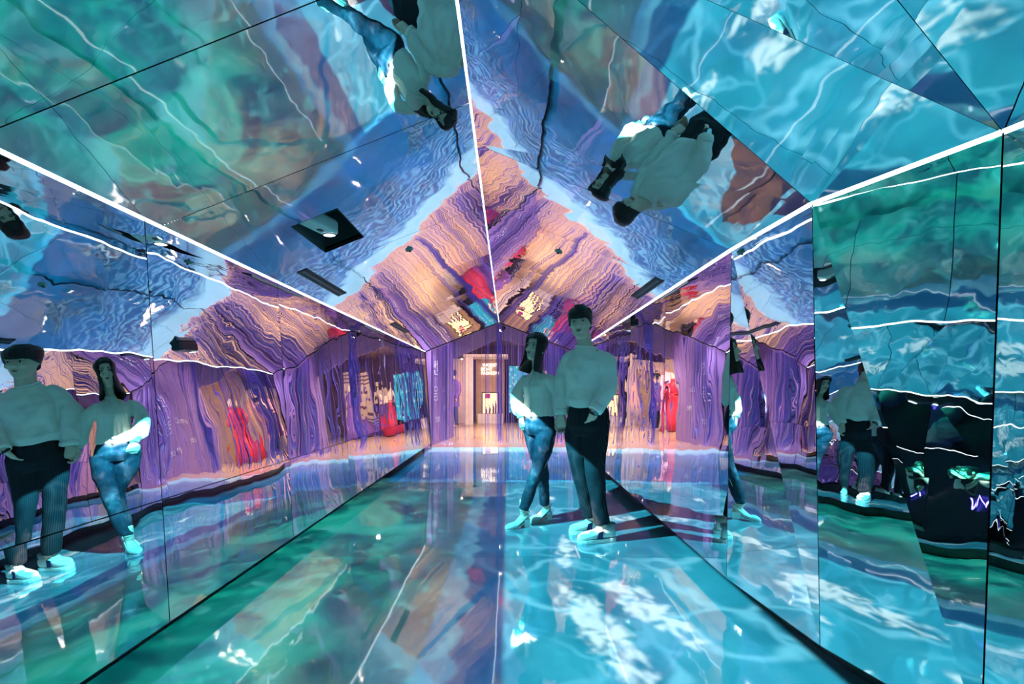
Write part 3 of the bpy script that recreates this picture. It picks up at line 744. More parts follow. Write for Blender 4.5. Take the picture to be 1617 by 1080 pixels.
def limb(mb, pts, radii, side=None, n=16, sub=4):
    """tapering limb; radii are r or (r_side, r_front)"""
    pp, rr = spline(pts, radii, sub); secs = []
    for i, p in enumerate(pp):
        d = (pp[min(i+1, len(pp)-1)]-pp[max(i-1, 0)]).normalized()
        s = Vector(side) if side is not None else (Vector((1, 0, 0)) if abs(d.x) < 0.8 else Vector((0, 1, 0)))
        u = (s - d*s.dot(d)).normalized(); v = d.cross(u).normalized()
        r = rr[i]; ru, rv = (r[0], r[1]) if len(r) > 1 else (r[0], r[0])
        secs.append((p, u*ru, v*rv, 2.0))
    r0 = secs[0]; loft(mb, secs, n); return mb
def ball(mb, c, ax, ay, az, n=12, m=8):
    c, ax, ay, az = map(Vector, (c, ax, ay, az)); t = MB().ball((0, 0, 0), 1, 1, 1, n, m)
    mb.add([c + ax*v[0] + ay*v[1] + az*v[2] for v in t.v], t.f); return mb
def fuse(name, mb, voxel, m, parent=None, smooth=4, fold=None, decimate=None):
    """one continuous skin around overlapping lofts"""
    tmp = link_mesh(name+'_raw', mb.v, mb.f, None)
    md = tmp.modifiers.new('r', 'REMESH'); md.mode = 'VOXEL'; md.voxel_size = voxel; md.use_smooth_shade = True
    if smooth: sm = tmp.modifiers.new('s', 'SMOOTH'); sm.factor = 0.5; sm.iterations = smooth
    if decimate: dc = tmp.modifiers.new('d', 'DECIMATE'); dc.ratio = decimate
    bpy.context.view_layer.update()
    me = bpy.data.meshes.new_from_object(tmp.evaluated_get(bpy.context.evaluated_depsgraph_get()))
    old = tmp.data; bpy.data.objects.remove(tmp); bpy.data.meshes.remove(old)
    me.name = name
    if fold:
        amp, fx, fz = fold; nn = [v.normal.copy() for v in me.vertices]
        for v, nrm in zip(me.vertices, nn):
            q = v.co; k = noise.noise((q.x*fx, q.y*fx, q.z*fz)) + 0.5*noise.noise((q.x*fx*2.3+5, q.y*fx*2.3, q.z*fz*2.1))
            v.co = q + nrm*amp*k
    for p in me.polygons: p.use_smooth = True
    me.materials.clear(); me.materials.append(m)
    o = bpy.data.objects.new(name, me); C.objects.link(o)
    if parent: o.parent = parent
    return o

HEAD = [(-0.50, 0.27, 0.02, 0.09), (-0.47, 0.32, -0.03, 0.15), (-0.40, 0.345, -0.10, 0.205), (-0.30, 0.345, -0.17, 0.255), (-0.18, 0.345, -0.26, 0.29),
        (-0.05, 0.345, -0.36, 0.315), (0.06, 0.335, -0.42, 0.325), (0.20, 0.355, -0.45, 0.335), (0.32, 0.335, -0.43, 0.325), (0.41, 0.27, -0.36, 0.265), (0.47, 0.17, -0.24, 0.17), (0.50, 0.05, -0.09, 0.06)]
def head_at(z):
    for a, b in zip(HEAD[:-1], HEAD[1:]):
        if a[0] <= z <= b[0]:
            t = (z-a[0])/(b[0]-a[0]); return tuple(a[k]*(1-t)+b[k]*t for k in (1, 2, 3))
    return HEAD[0][1:] if z < HEAD[0][0] else HEAD[-1][1:]
class Head:
    def __init__(self, c, face, h, roll=0.0):
        self.c = Vector(c); self.h = h
        f = Vector(face).normalized(); l = ZUP.cross(f).normalized(); u = f.cross(l).normalized()
        R = Matrix.Rotation(roll, 3, f); self.f, self.l, self.u = f, R @ l, R @ u
    def p(self, x, y, z): return self.c + (self.l*x + self.f*y + self.u*z)*self.h
    def skin(self, mb):
        n = 28; vs_ = []
        for z, yf, yb, hw in HEAD:
            for k in range(n):
                a = 2*PI*k/n; s = math.sin(a); vs_.append(self.p(hw*math.cos(a), (yf if s > 0 else -yb)*s if s != 0 else 0, z))
        fs_ = [(i*n+k, i*n+(k+1) % n, (i+1)*n+(k+1) % n, (i+1)*n+k) for i in range(len(HEAD)-1) for k in range(n)] + [tuple(range(n))[::-1], tuple((len(HEAD)-1)*n+k for k in range(n))]
        mb.add(vs_, fs_); h = self.h
        # nose, brow, cheeks, lips mound, chin, ears
        loft(mb, [(self.p(0, y, z), self.l*w*h, self.f*d*h, 2) for y, z, w, d in ((0.32, 0.14, 0.045, 0.035), (0.355, 0.04, 0.045, 0.045), (0.39, -0.06, 0.06, 0.06), (0.40, -0.115, 0.085, 0.06), (0.37, -0.145, 0.07, 0.03))], 12)
        for s in (-1, 1):
            ball(mb, self.p(0.15*s, 0.30, 0.125), self.l*0.11*h, self.f*0.055*h, self.u*0.035*h)
            ball(mb, self.p(0.17*s, 0.25, -0.10), self.l*0.11*h, self.f*0.10*h, self.u*0.10*h)
            ball(mb, self.p(0.335*s, -0.06, 0.0), self.l*0.035*h, self.f*0.075*h, self.u*0.13*h)
        ball(mb, self.p(0, 0.325, -0.26), self.l*0.11*h, self.f*0.05*h, self.u*0.075*h)
        ball(mb, self.p(0, 0.29, -0.43), self.l*0.09*h, self.f*0.06*h, self.u*0.06*h)
    def features(self, parent, hairm, lipm, eyem, irism):
        h = self.h
        for s in (-1, 1):
            e = ball(MB(), self.p(0.15*s, 0.315, 0.035), self.l*0.068*h, self.f*0.032*h, self.u*0.026*h).build('eye', eyem, parent, True)
            ball(MB(), self.p(0.15*s, 0.335, 0.035), self.l*0.027*h, self.f*0.018*h, self.u*0.025*h).build('iris', irism, e, True)
            b = MB(); limb(b, [self.p(0.06*s, 0.362, 0.115), self.p(0.14*s, 0.358, 0.14), self.p(0.235*s, 0.30, 0.115)], [0.012*h, 0.016*h, 0.007*h], n=6); b.build('eyebrow', hairm, parent, True)
            b = MB(); limb(b, [self.p(0.075*s, 0.335, 0.045), self.p(0.15*s, 0.35, 0.066), self.p(0.225*s, 0.305, 0.045)], [0.006*h, 0.009*h, 0.006*h], n=6); b.build('eyelid', hairm, parent, True)
        lp = MB()
        ball(lp, self.p(0, 0.366, -0.245), self.l*0.088*h, self.f*0.025*h, self.u*0.020*h)
        ball(lp, self.p(0, 0.366, -0.285), self.l*0.075*h, self.f*0.028*h, self.u*0.024*h)
        lp.build('lips', lipm, parent, True)
    def hair(self, parent, m, bottom, grow, strands=0.02, long=None, name='hair'):
        """shell over the skull; bottom(angle) gives the lower edge, grow the thickness"""
        na, nz = 72, 22; vs_ = []
        for i in range(nz+1):
            t = i/nz
            for k in range(na):
                a = 2*PI*k/na; zb = bottom(a); z = zb + (0.50-zb)*math.sin(t*PI/2)
                zz = max(z, -0.12); yf, yb, hw = head_at(min(zz, 0.495)); s = math.sin(a)
                g = grow*(1.0 + 0.9*max(0, (z-0.1)/0.4))
                w = 1 + strands*noise.noise((math.cos(a)*9, s*9, z*1.3)) + 0.5*strands*noise.noise((math.cos(a)*23, s*23, z*1.6))
                fl = long(z, a) if long else 1.0
                X = (hw+g)*math.cos(a)*w*fl; Y = ((yf+g) if s > 0 else -(yb-g))*s*w*fl
                vs_.append(self.p(X, Y, z + grow*1.9*t*t))
        fs_ = [(i*na+k, i*na+(k+1) % na, (i+1)*na+(k+1) % na, (i+1)*na+k) for i in range(nz) for k in range(na)]
        L = len(vs_); vs_.append(self.p(0, -0.05, 0.1)); fs_ += [(L, (k+1) % na, k) for k in range(na)] + [tuple(nz*na+k for k in range(na))]
        return link_mesh(name, vs_, fs_, m, parent, True)

def hand(mb, wrist, direc, palm, left, size=0.18, curl=(0.4, 0.5, 0.6), spread=0.03, thumb_curl=0.4):
    """palm plus five bent fingers; palm is the way the palm faces"""
    x = Vector(direc).normalized(); z = Vector(palm); z = (z - x*z.dot(x)).normalized(); y = z.cross(x)   # y: across the palm
    if left: y = -y
    w = Vector(wrist); S = size
    def P(a, b, c): return w + (x*a + y*b + z*c)*S
    loft(mb, [(P(-0.10, 0, 0), y*0.155*S, z*0.125*S, 2), (P(0.03, 0, 0), y*0.16*S, z*0.11*S, 2.2), (P(0.22, 0.01, 0.0), y*0.205*S, z*0.10*S, 2.5), (P(0.42, 0.0, 0.0), y*0.225*S, z*0.085*S, 2.5), (P(0.52, -0.01, 0.0), y*0.20*S, z*0.065*S, 2.4)], 14)
    for (b, ln, r, k) in ((0.165, 0.40, 0.048, 0), (0.055, 0.45, 0.050, 1), (-0.055, 0.42, 0.047, 2), (-0.16, 0.33, 0.041, 3)):
        p = P(0.46, b, 0.0); ang = 0.12; pts = [P(0.38, b*0.9, 0), p]
        for j, (seg, cu) in enumerate(zip((0.45, 0.31, 0.24), curl)):
            ang += cu*(1+0.08*k); d = x*math.cos(ang) + z*math.sin(ang) + y*(b*spread*4)
            p = p + d.normalized()*seg*ln*S; pts.append(p)
        limb(mb, pts, [r*S*1.05, r*S*1.05, r*S, r*S*0.92, r*S*0.72], side=y, n=10, sub=3)
    p0, p1 = P(0.10, 0.13, 0.02), P(0.26, 0.25, 0.07); p2 = P(0.42, 0.29-0.05*thumb_curl, 0.10+0.10*thumb_curl); p3 = P(0.54, 0.27-0.16*thumb_curl, 0.12+0.16*thumb_curl)
    limb(mb, [p0, p1, p2, p3], [0.075*S, 0.066*S, 0.056*S, 0.042*S], side=z, n=10, sub=3)

M_SKIN = plain('skin_tone', (0.70, 0.52, 0.42), 0.5, 0, 0.35, 0.05, 20)
M_HAIR = plain('black_hair', (0.010, 0.008, 0.008), 0.42, 0, 0.4, 0.3, 60)
M_HAIRB = plain('dark_brown_hair', (0.016, 0.010, 0.009), 0.40, 0, 0.4, 0.3, 60)
M_LIP = plain('lips_red', (0.34, 0.10, 0.10), 0.4); M_LIPM = plain('lips_pale', (0.38, 0.19, 0.16), 0.45)
M_EYE = plain('eye_white', (0.60, 0.58, 0.55), 0.25); M_IRIS = plain('iris_dark', (0.015, 0.010, 0.008), 0.15)
def knit(name, col, scale=160.0, amt=0.3):
    m, nt, b = mat(name); g = nt.n('ShaderNodeNewGeometry'); p = g.outputs['Position']
    f = nt.noise(p, scale, 2); nt.put(b.inputs['Base Color'], nt.mix(nt.m('MULTIPLY', f, 0.35), col, tuple(c*0.72 for c in col)))
    bp = nt.n('ShaderNodeBump'); bp.inputs['Strength'].default_value = amt; bp.inputs['Distance'].default_value = 0.004; nt.put(bp.inputs['Height'], f)
    nt.put(b.inputs['Normal'], bp.outputs[0]); b.inputs['Roughness'].default_value = 0.9; b.inputs['Specular IOR Level'].default_value = 0.15
    return m
M_SWEAT = knit('cream_knit', (0.88, 0.86, 0.80)); M_BLOUSE = knit('ivory_crepe', (0.86, 0.84, 0.76), 90, 0.15)
def pinstripe():
    m, nt, b = mat('charcoal_pinstripe'); g = nt.n('ShaderNodeNewGeometry'); x, y, z = nt.sep(g.outputs['Position'])
    s = nt.m('SINE', nt.m('MULTIPLY', nt.m('SUBTRACT', nt.m('ADD', x, nt.m('MULTIPLY', z, 0.16)), nt.m('MULTIPLY', y, 0.9)), 420.0))
    nt.put(b.inputs['Base Color'], nt.mix(nt.step(s, 0.8, 1.0, 0.0, 0.4), (0.014, 0.015, 0.022), (0.10, 0.115, 0.14)))
    b.inputs['Roughness'].default_value = 0.85; b.inputs['Specular IOR Level'].default_value = 0.15; return m
def denim():
    m, nt, b = mat('blue_denim'); g = nt.n('ShaderNodeNewGeometry'); p = g.outputs['Position']
    n1 = nt.noise(p, 7.0, 4, 0.6); n2 = nt.noise(nt.v('MULTIPLY', p, (40.0, 40.0, 9.0)), 1.0, 3, 0.6)
    c = nt.ramp(n1, [(0.35, (0.014, 0.020, 0.036)), (0.6, (0.028, 0.042, 0.070)), (0.78, (0.11, 0.14, 0.18))])
    c = nt.mix(nt.step(n2, 0.58, 0.8, 0.0, 0.35), c, (0.24, 0.28, 0.33))
    nt.put(b.inputs['Base Color'], c); b.inputs['Roughness'].default_value = 0.85; b.inputs['Specular IOR Level'].default_value = 0.15; return m
M_PIN = pinstripe(); M_DENIM = denim()
M_SHOEW = plain('white_leather', (0.72, 0.72, 0.70), 0.45); M_NAVY = plain('navy_patch', (0.015, 0.015, 0.06), 0.5); M_LACE = plain('white_laces', (0.80, 0.79, 0.75), 0.8)
M_GREY = plain('grey_lining', (0.25, 0.26, 0.27), 0.8); M_STEEL = plain('watch_steel', (0.6, 0.62, 0.65), 0.2, 1.0); M_STRAP = plain('black_strap', (0.02, 0.02, 0.022), 0.5)
M_THREAD = plain('pale_thread', (0.40, 0.38, 0.34), 0.8)

def sneaker(heel, toe, parent, width=0.05):
    a, b = Vector((heel[0], heel[1], 0)), Vector((toe[0], toe[1], 0)); L = (b-a).length; d = (b-a).normalized(); s = Vector((-d.y, d.x, 0))
    def P(t, sd, z): return a + d*(t*L) + s*sd + ZUP*z
    def outline(g, z): return [P(t, 0, z) for t in ()]
    ws = [(-0.02, 0.40), (0.02, 0.66), (0.12, 0.80), (0.30, 0.78), (0.50, 0.86), (0.70, 1.0), (0.85, 0.95), (0.95, 0.70), (1.0, 0.35)]
    sole = MB(); vs_ = []
    for z, g in ((0.0, 0.96), (0.012, 1.04), (0.028, 1.02)):
        vs_ += [P(t, w*width*g, z) for t, w in ws] + [P(t, -w*width*g, z) for t, w in reversed(ws)]
    n = 2*len(ws); sole.add(vs_, [tuple(range(n))[::-1], tuple(range(2*n, 3*n))] + [(r*n+k, r*n+(k+1) % n, (r+1)*n+(k+1) % n, (r+1)*n+k) for r in range(2) for k in range(n)])
    root = sole.build('shoe', M_SHOEW, parent, False)
    up = MB()
    loft(up, [(P(t, 0, 0.026+h/2), s*w*width, ZUP*h/2, 2.6) for t, w, h in ((0.0, 0.50, 0.060), (0.05, 0.72, 0.076), (0.16, 0.78, 0.080), (0.30, 0.78, 0.080), (0.42, 0.80, 0.076), (0.55, 0.86, 0.062), (0.70, 0.94, 0.050), (0.85, 0.88, 0.042), (0.95, 0.62, 0.032), (0.99, 0.3, 0.018))], 22)
    up.build('upper', M_SHOEW, root, True)
    col = MB(); loft(col, [(P(0.16, 0, 0.10), d*0.050, s*0.034, 2.2), (P(0.15, 0, 0.125), d*0.054, s*0.037, 2.2), (P(0.15, 0, 0.132), d*0.048, s*0.031, 2.2)], 20); col.build('collar', M_GREY, root, True)
    tg = MB(); loft(tg, [(P(0.55, 0, 0.080), s*0.020, ZUP*0.006, 2.5), (P(0.42, 0, 0.108), s*0.024, ZUP*0.007, 2.5), (P(0.34, 0, 0.135), s*0.026, ZUP*0.007, 2.5)], 12); tg.build('tongue', M_SHOEW, root, True)
    for k in range(5):
        t = 0.38+0.055*k; z = 0.116-0.011*k
        MB().tube([P(t, -0.030, z-0.012), P(t+0.01, -0.012, z+0.002), P(t+0.02, 0.012, z+0.002), P(t+0.03, 0.030, z-0.012)], 0.0035, 6).build('lace', M_LACE, root, True)
        MB().tube([P(t+0.03, -0.030, z-0.014), P(t+0.015, 0.0, z+0.006), P(t, 0.030, z-0.012)], 0.0033, 6).build('lace', M_LACE, root, True)
    for sd in (-1, 1):
        pts = [P(0.40, sd*0.0445, 0.034), P(0.56, sd*0.0465, 0.034), P(0.50, sd*0.040, 0.078), P(0.37, sd*0.0385, 0.088)]
        MB().hexa(pts, [p + s*sd*0.004 for p in pts]).build('side_patch', M_NAVY, root)
def pump(heel, toe, hh, parent, ankle, skinmb):
    a, b = Vector((heel[0], heel[1], 0)), Vector((toe[0], toe[1], 0)); L = (b-a).length; d = (b-a).normalized(); s = Vector((-d.y, d.x, 0))
    def arch(t): return hh*max(0.0, 1-(t/0.62))**1.2 if t < 0.62 else 0.0
    def P(t, sd, z): return a + d*(t*L) + s*sd + ZUP*(z+arch(t))
    ws = [(0.0, 0.5), (0.06, 0.72), (0.2, 0.72), (0.4, 0.70), (0.6, 0.95), (0.78, 1.0), (0.9, 0.82), (0.97, 0.5), (1.0, 0.2)]; wd = 0.036
    vs_ = []
    for z in (0.0, 0.007): vs_ += [P(t, w*wd, z) for t, w in ws] + [P(t, -w*wd, z) for t, w in reversed(ws)]
    n = 2*len(ws); fs_ = [(r, r+1, n-2-r, n-1-r) for r in range(len(ws)-1)]
    root = MB().add(vs_, [f[::-1] for f in fs_] + [tuple(i+n for i in f) for f in fs_] + [(k, (k+1) % n, n+(k+1) % n, n+k) for k in range(n)]).build('shoe', M_SHOEW, parent)
    v = MB(); loft(v, [(P(t, 0, 0.006+h/2), s*w*wd, ZUP*h/2, 2.6) for t, w, h in ((0.52, 0.97, 0.026), (0.62, 1.05, 0.044), (0.74, 1.06, 0.042), (0.86, 0.95, 0.036), (0.95, 0.66, 0.028), (1.0, 0.25, 0.014))], 18); v.build('vamp', M_SHOEW, root, True)
    hb = [a + d*x_ + s*y_ for x_, y_ in ((0.0, -0.022), (0.050, -0.022), (0.050, 0.022), (0.0, 0.022))]
    MB().hexa(hb, [q + ZUP*(hh*0.98) + d*0.0 for q in [a + d*x_ + s*y_ for x_, y_ in ((-0.004, -0.026), (0.058, -0.026), (0.058, 0.026), (-0.004, 0.026))]]).build('heel', M_SHOEW, root)
    # heel counter strap
    st = MB(); sp = [P(0.58, 0.033, 0.03), P(0.36, 0.031, 0.035), P(0.12, 0.030, 0.048), P(-0.03, 0, 0.055), P(0.12, -0.030, 0.048), P(0.36, -0.031, 0.035), P(0.58, -0.033, 0.03)]
    limb(st, sp, [(0.006, 0.003)]*7, side=ZUP, n=8, sub=3); st.build('sling_strap', M_SHOEW, root, True)
    # foot in the shoe
    A = Vector(ankle)
    limb(skinmb, [A+ZUP*0.10, A, P(0.10, 0, 0.035)], [0.034, 0.032, 0.027], n=14)
    loft(skinmb, [(P(0.02, 0, 0.026), s*0.018, ZUP*0.020, 2), (P(0.10, 0, 0.034), s*0.026, ZUP*0.030, 2), (P(0.30, 0, 0.040), s*0.027, ZUP*0.034, 2), (P(0.55, 0, 0.024), s*0.031, ZUP*0.022, 2), (P(0.80, 0, 0.016), s*0.030, ZUP*0.012, 2), (P(0.92, 0, 0.012), s*0.02, ZUP*0.008, 2)], 16)

def torso(mb, secs, fh, fs, grow=0.0):
    """secs: (centre, half width, half depth); facing turns from fh at the bottom to fs at the top"""
    out = []
    for i, (c, w, d) in enumerate(secs):
        t = i/(len(secs)-1); f = (Vector(fh)*(1-t)+Vector(fs)*t).normalized(); l = ZUP.cross(f).normalized()
        out.append((c, l*(w+grow), f*(d+grow), 2.3))
    loft(mb, out, 28)

def cuff(name, p, d, r, hgt, m, parent):
    p, d = Vector(p), Vector(d).normalized()
    return MB().tube([p-d*hgt, p-d*hgt*0.8, p, p+d*hgt*0.8, p+d*hgt], [r*0.9, r*1.04, r*1.08, r*1.04, r*0.88], 18).build(name, m, parent, True)

def build_man():
    fh, fs = (-0.88, -0.47, 0), (-0.75, -0.66, 0)
    body = MB(); hd = Head((0.540, 3.300, 1.600), (-0.34, -0.93, -0.02), 0.226, 0.05); hd.skin(body)
    limb(body, [(0.595, 3.355, 1.40), (0.575, 3.338, 1.47), (0.556, 3.322, 1.55)], [0.066, 0.056, 0.055], n=16)
    T = [((0.603, 3.35, 0.80), 0.15, 0.10), ((0.603, 3.35, 0.92), 0.15, 0.11), ((0.60, 3.355, 1.10), 0.13, 0.10), ((0.60, 3.36, 1.28), 0.15, 0.11), ((0.60, 3.36, 1.38), 0.13, 0.09), ((0.597, 3.357, 1.43), 0.06, 0.06)]
    torso(body, T, fh, fs)
    la = [(0.705, 3.245, 1.35), (0.728, 3.208, 1.24), (0.718, 3.172, 1.12), (0.668, 3.142, 1.035), (0.612, 3.125, 0.965)]
    ra = [(0.485, 3.478, 1.35), (0.442, 3.49, 1.25), (0.420, 3.48, 1.125), (0.415, 3.45, 1.0), (0.415, 3.425, 0.915)]
    for A in (la, ra): limb(body, A, [0.05, 0.045, 0.04, 0.036, 0.027], n=14)
    hand(body, la[-1], (-0.18, 0.75, -1.0), (-0.45, 0.85, 0.4), True, 0.185, (0.15, 0.2, 0.2), 0.02, 0.3)
    hand(body, ra[-1], (0.02, 0.02, -1.0), (0.25, 1.0, 0), False, 0.185, (0.55, 0.75, 0.5), 0.02, 0.5)
    ll = [(0.655, 3.30, 0.86), (0.645, 3.275, 0.70), (0.635, 3.25, 0.52), (0.665, 3.25, 0.30), (0.705, 3.245, 0.10)]
    rl = [(0.55, 3.40, 0.86), (0.535, 3.41, 0.70), (0.555, 3.42, 0.52), (0.60, 3.43, 0.30), (0.66, 3.452, 0.10)]
    for A in (ll, rl): limb(body, A, [0.07, 0.062, 0.05, 0.045, 0.034], n=14)
    limb(body, [(0.705, 3.245, 0.10), (0.68, 3.238, 0.06), (0.58, 3.213, 0.05)], [0.034, 0.032, 0.026], n=12); limb(body, [(0.66, 3.452, 0.10), (0.63, 3.444, 0.06), (0.54, 3.424, 0.05)], [0.034, 0.032, 0.026], n=12)
    P = fuse('person', body, 0.0045, M_SKIN, None, 3)
    tag(P, 'young man in a cream sweater and pinstriped trousers, hand in pocket', 'person', 'couple holding hands')
    sw = MB(); f1 = fs
    torso(sw, [((0.603, 3.350, 0.972), 0.128, 0.105), ((0.603, 3.350, 0.984), 0.154, 0.130), ((0.603, 3.350, 1.03), 0.172, 0.145), ((0.604, 3.352, 1.12), 0.170, 0.134), ((0.602, 3.356, 1.25), 0.178, 0.132),
               ((0.60, 3.358, 1.315), 0.172, 0.122), ((0.598, 3.357, 1.365), 0.145, 0.102), ((0.595, 3.355, 1.402), 0.105, 0.085), ((0.59, 3.35, 1.428), 0.077, 0.072)], fh, fs)
    limb(sw, [(0.665, 3.285, 1.355), (0.705, 3.246, 1.318), (0.728, 3.208, 1.24), (0.718, 3.172, 1.12), (0.672, 3.142, 1.04), (0.628, 3.128, 0.985)], [0.064, 0.070, 0.066, 0.062, 0.060, 0.052], n=20)
    limb(sw, [(0.53, 3.435, 1.355), (0.482, 3.478, 1.318), (0.446, 3.49, 1.24), (0.424, 3.48, 1.125), (0.415, 3.452, 1.0), (0.414, 3.432, 0.945)], [0.064, 0.070, 0.064, 0.059, 0.056, 0.050], n=20)
    S = fuse('sweater', sw, 0.007, M_SWEAT, P, 4, (0.017, 8.0, 8.0))
    cuff('sweater_cuff', (0.624, 3.127, 0.978), (-0.6, -0.2, -0.75), 0.052, 0.026, M_SWEAT, S)
    cuff('sweater_cuff', (0.414, 3.430, 0.938), (0, -0.2, -1), 0.051, 0.024, M_SWEAT, S)
    nk = MB(); limb(nk, [Vector((0.588, 3.348, 1.430)) + Vector((math.cos(a)*0.072, math.sin(a)*0.070, 0.010*math.sin(a-0.8))) for a in [2*PI*k/16 for k in range(17)]], [0.010]*17, n=8, sub=2); nk.build('neckband', M_SWEAT, S, True)
    tr = MB(); torso(tr, [((0.603, 3.35, 0.77), 0.145, 0.115), ((0.603, 3.35, 0.84), 0.172, 0.138), ((0.603, 3.35, 0.92), 0.168, 0.132), ((0.603, 3.35, 1.01), 0.150, 0.115)], fh, fh)
    limb(tr, [(0.652, 3.30, 0.88), (0.643, 3.278, 0.70), (0.635, 3.25, 0.52), (0.662, 3.25, 0.30), (0.692, 3.25, 0.128)], [(0.10, 0.11), (0.088, 0.098), (0.070, 0.078), (0.060, 0.064), (0.050, 0.055)], side=fh, n=22)
    limb(tr, [(0.552, 3.40, 0.88), (0.537, 3.41, 0.70), (0.552, 3.42, 0.52), (0.598, 3.43, 0.30), (0.640, 3.445, 0.128)], [(0.10, 0.11), (0.088, 0.098), (0.070, 0.076), (0.058, 0.062), (0.049, 0.054)], side=fh, n=22)
    fuse('trousers', tr, 0.0075, M_PIN, P, 5, (0.010, 8.0, 4.0))
    sneaker((0.783, 3.263), (0.505, 3.195), P); sneaker((0.742, 3.472), (0.474, 3.410), P)
    def bowl(a):
        s = math.sin(a)     # 1 = face side
        return 0.115 if s > 0.62 else (0.115 - (0.62-s)*0.30 if s > 0.1 else -0.04 - (0.1-s)*0.24)
    hd.hair(P, M_HAIR, bowl, 0.055, 0.04)
    hd.features(P, M_HAIR, M_LIPM, M_EYE, M_IRIS)
    wd = Vector((-0.25, 0.45, -0.85)).normalized(); wp = Vector((0.609, 3.133, 0.950))
    ws = MB().tube([wp-wd*0.009, wp+wd*0.009], 0.036, 20).build('watch', M_STRAP, P)
    nrm = Vector((0.25, -0.93, -0.10)).normalized(); MB().disc(wp+nrm*0.030, nrm, 0.019, 0.010).build('watch_dial', M_STEEL, ws)
build_man()

def build_woman():
    fh, fs = (-0.74, -0.67, 0), (-0.72, -0.69, 0)
    body = MB(); hd = Head((0.226, 3.628, 1.446), (-0.62, -0.74, 0.20), 0.205, -0.10); hd.skin(body)
    limb(body, [(0.246, 3.662, 1.21), (0.242, 3.652, 1.28), (0.236, 3.645, 1.39)], [0.050, 0.041, 0.043], n=16)
    torso(body, [((0.262, 3.66, 0.76), 0.115, 0.09), ((0.262, 3.66, 0.86), 0.115, 0.09), ((0.255, 3.66, 0.98), 0.10, 0.08), ((0.247, 3.66, 1.12), 0.115, 0.09), ((0.245, 3.66, 1.20), 0.10, 0.07), ((0.245, 3.66, 1.235), 0.05, 0.045)], fh, fs)
    la = [(0.34, 3.566, 1.18), (0.385, 3.535, 1.13), (0.408, 3.51, 1.03), (0.412, 3.485, 0.95), (0.406, 3.466, 0.872)]
    ra = [(0.15, 3.755, 1.18), (0.10, 3.76, 1.13), (0.078, 3.745, 1.03), (0.093, 3.71, 0.95), (0.112, 3.672, 0.875)]
    for A in (la, ra): limb(body, A, [0.034, 0.032, 0.029, 0.026, 0.020], n=14)
    hand(body, la[-1], (0.05, -0.02, -1.0), (0.2, -1.0, 0), True, 0.155, (0.5, 0.7, 0.5), 0.02, 0.4)
    hand(body, ra[-1], (0.12, -0.16, -1.0), (0.75, 0.55, 0.1), False, 0.155, (0.45, 0.6, 0.5), 0.02, 0.4)
    ll = [(0.31, 3.605, 0.80), (0.285, 3.59, 0.63), (0.235, 3.575, 0.455), (0.175, 3.57, 0.29), (0.122, 3.578, 0.13)]
    rl = [(0.205, 3.715, 0.80), (0.235, 3.71, 0.63), (0.28, 3.70, 0.455), (0.30, 3.75, 0.29), (0.318, 3.80, 0.12)]
    for A in (ll, rl): limb(body, A, [0.062, 0.055, 0.040, 0.036, 0.030], n=14)
    skin = body
    shoes = []
    # shoes are built after the body exists; feet go into the skin first
    class _Dummy: pass
    dummy = empty('tmp_parent')
    pump((0.165, 3.620), (-0.02, 3.484), 0.062, dummy, (0.128, 3.590, 0.118), skin)
    pump((0.365, 3.832), (0.180, 3.700), 0.062, dummy, (0.325, 3.802, 0.112), skin)
    P = fuse('person', body, 0.0045, M_SKIN, None, 3)
    tag(P, 'young woman with shoulder-length dark hair, ivory blouse and blue jeans', 'person', 'couple holding hands')
    for ch in [c for c in bpy.data.objects if c.parent == dummy]: ch.parent = P
    bpy.data.objects.remove(dummy)
    bl = MB(); torso(bl, [((0.262, 3.66, 0.885), 0.112, 0.092), ((0.261, 3.66, 0.897), 0.128, 0.108), ((0.259, 3.66, 0.945), 0.130, 0.110), ((0.252, 3.66, 1.05), 0.118, 0.100), ((0.247, 3.658, 1.13), 0.122, 0.112), ((0.245, 3.66, 1.185), 0.122, 0.090), ((0.244, 3.66, 1.225), 0.092, 0.068), ((0.244, 3.658, 1.252), 0.052, 0.050), ((0.243, 3.655, 1.278), 0.045, 0.045)], fh, fs)
    limb(bl, [(0.315, 3.59, 1.195), (0.348, 3.562, 1.18), (0.388, 3.535, 1.11), (0.412, 3.51, 1.03), (0.414, 3.486, 0.945), (0.408, 3.472, 0.905), (0.406, 3.467, 0.880)], [0.042, 0.047, 0.053, 0.060, 0.060, 0.034, 0.030], n=20)
    limb(bl, [(0.175, 3.73, 1.195), (0.142, 3.758, 1.18), (0.098, 3.76, 1.11), (0.076, 3.745, 1.03), (0.092, 3.71, 0.945), (0.107, 3.684, 0.905), (0.112, 3.674, 0.882)], [0.042, 0.047, 0.053, 0.060, 0.062, 0.035, 0.031], n=20)
    B = fuse('blouse', bl, 0.006, M_BLOUSE, P, 4, (0.009, 20.0, 4.0))
    pk = MB(); fv = Vector(fs).normalized(); lv = ZUP.cross(fv)
    pts = [Vector((0.244, 3.657, 1.27))+fv*0.052, Vector((0.245, 3.66, 1.195))+fv*0.090, Vector((0.247, 3.658, 1.13))+fv*0.116, Vector((0.252, 3.66, 1.05))+fv*0.106, Vector((0.260, 3.66, 0.93))+fv*0.114]
    limb(pk, pts, [(0.013, 0.004)]*5, side=lv, n=8); pk.build('button_placket', M_BLOUSE, B, True)
    for sgn, A in ((1, ((0.408, 3.472, 0.905), (0.406, 3.467, 0.880))), (-1, ((0.107, 3.684, 0.905), (0.112, 3.674, 0.882)))):
        cuff('blouse_cuff', Vector(A[0])*0.4+Vector(A[1])*0.6, Vector(A[1])-Vector(A[0]), 0.034, 0.014, M_BLOUSE, B)
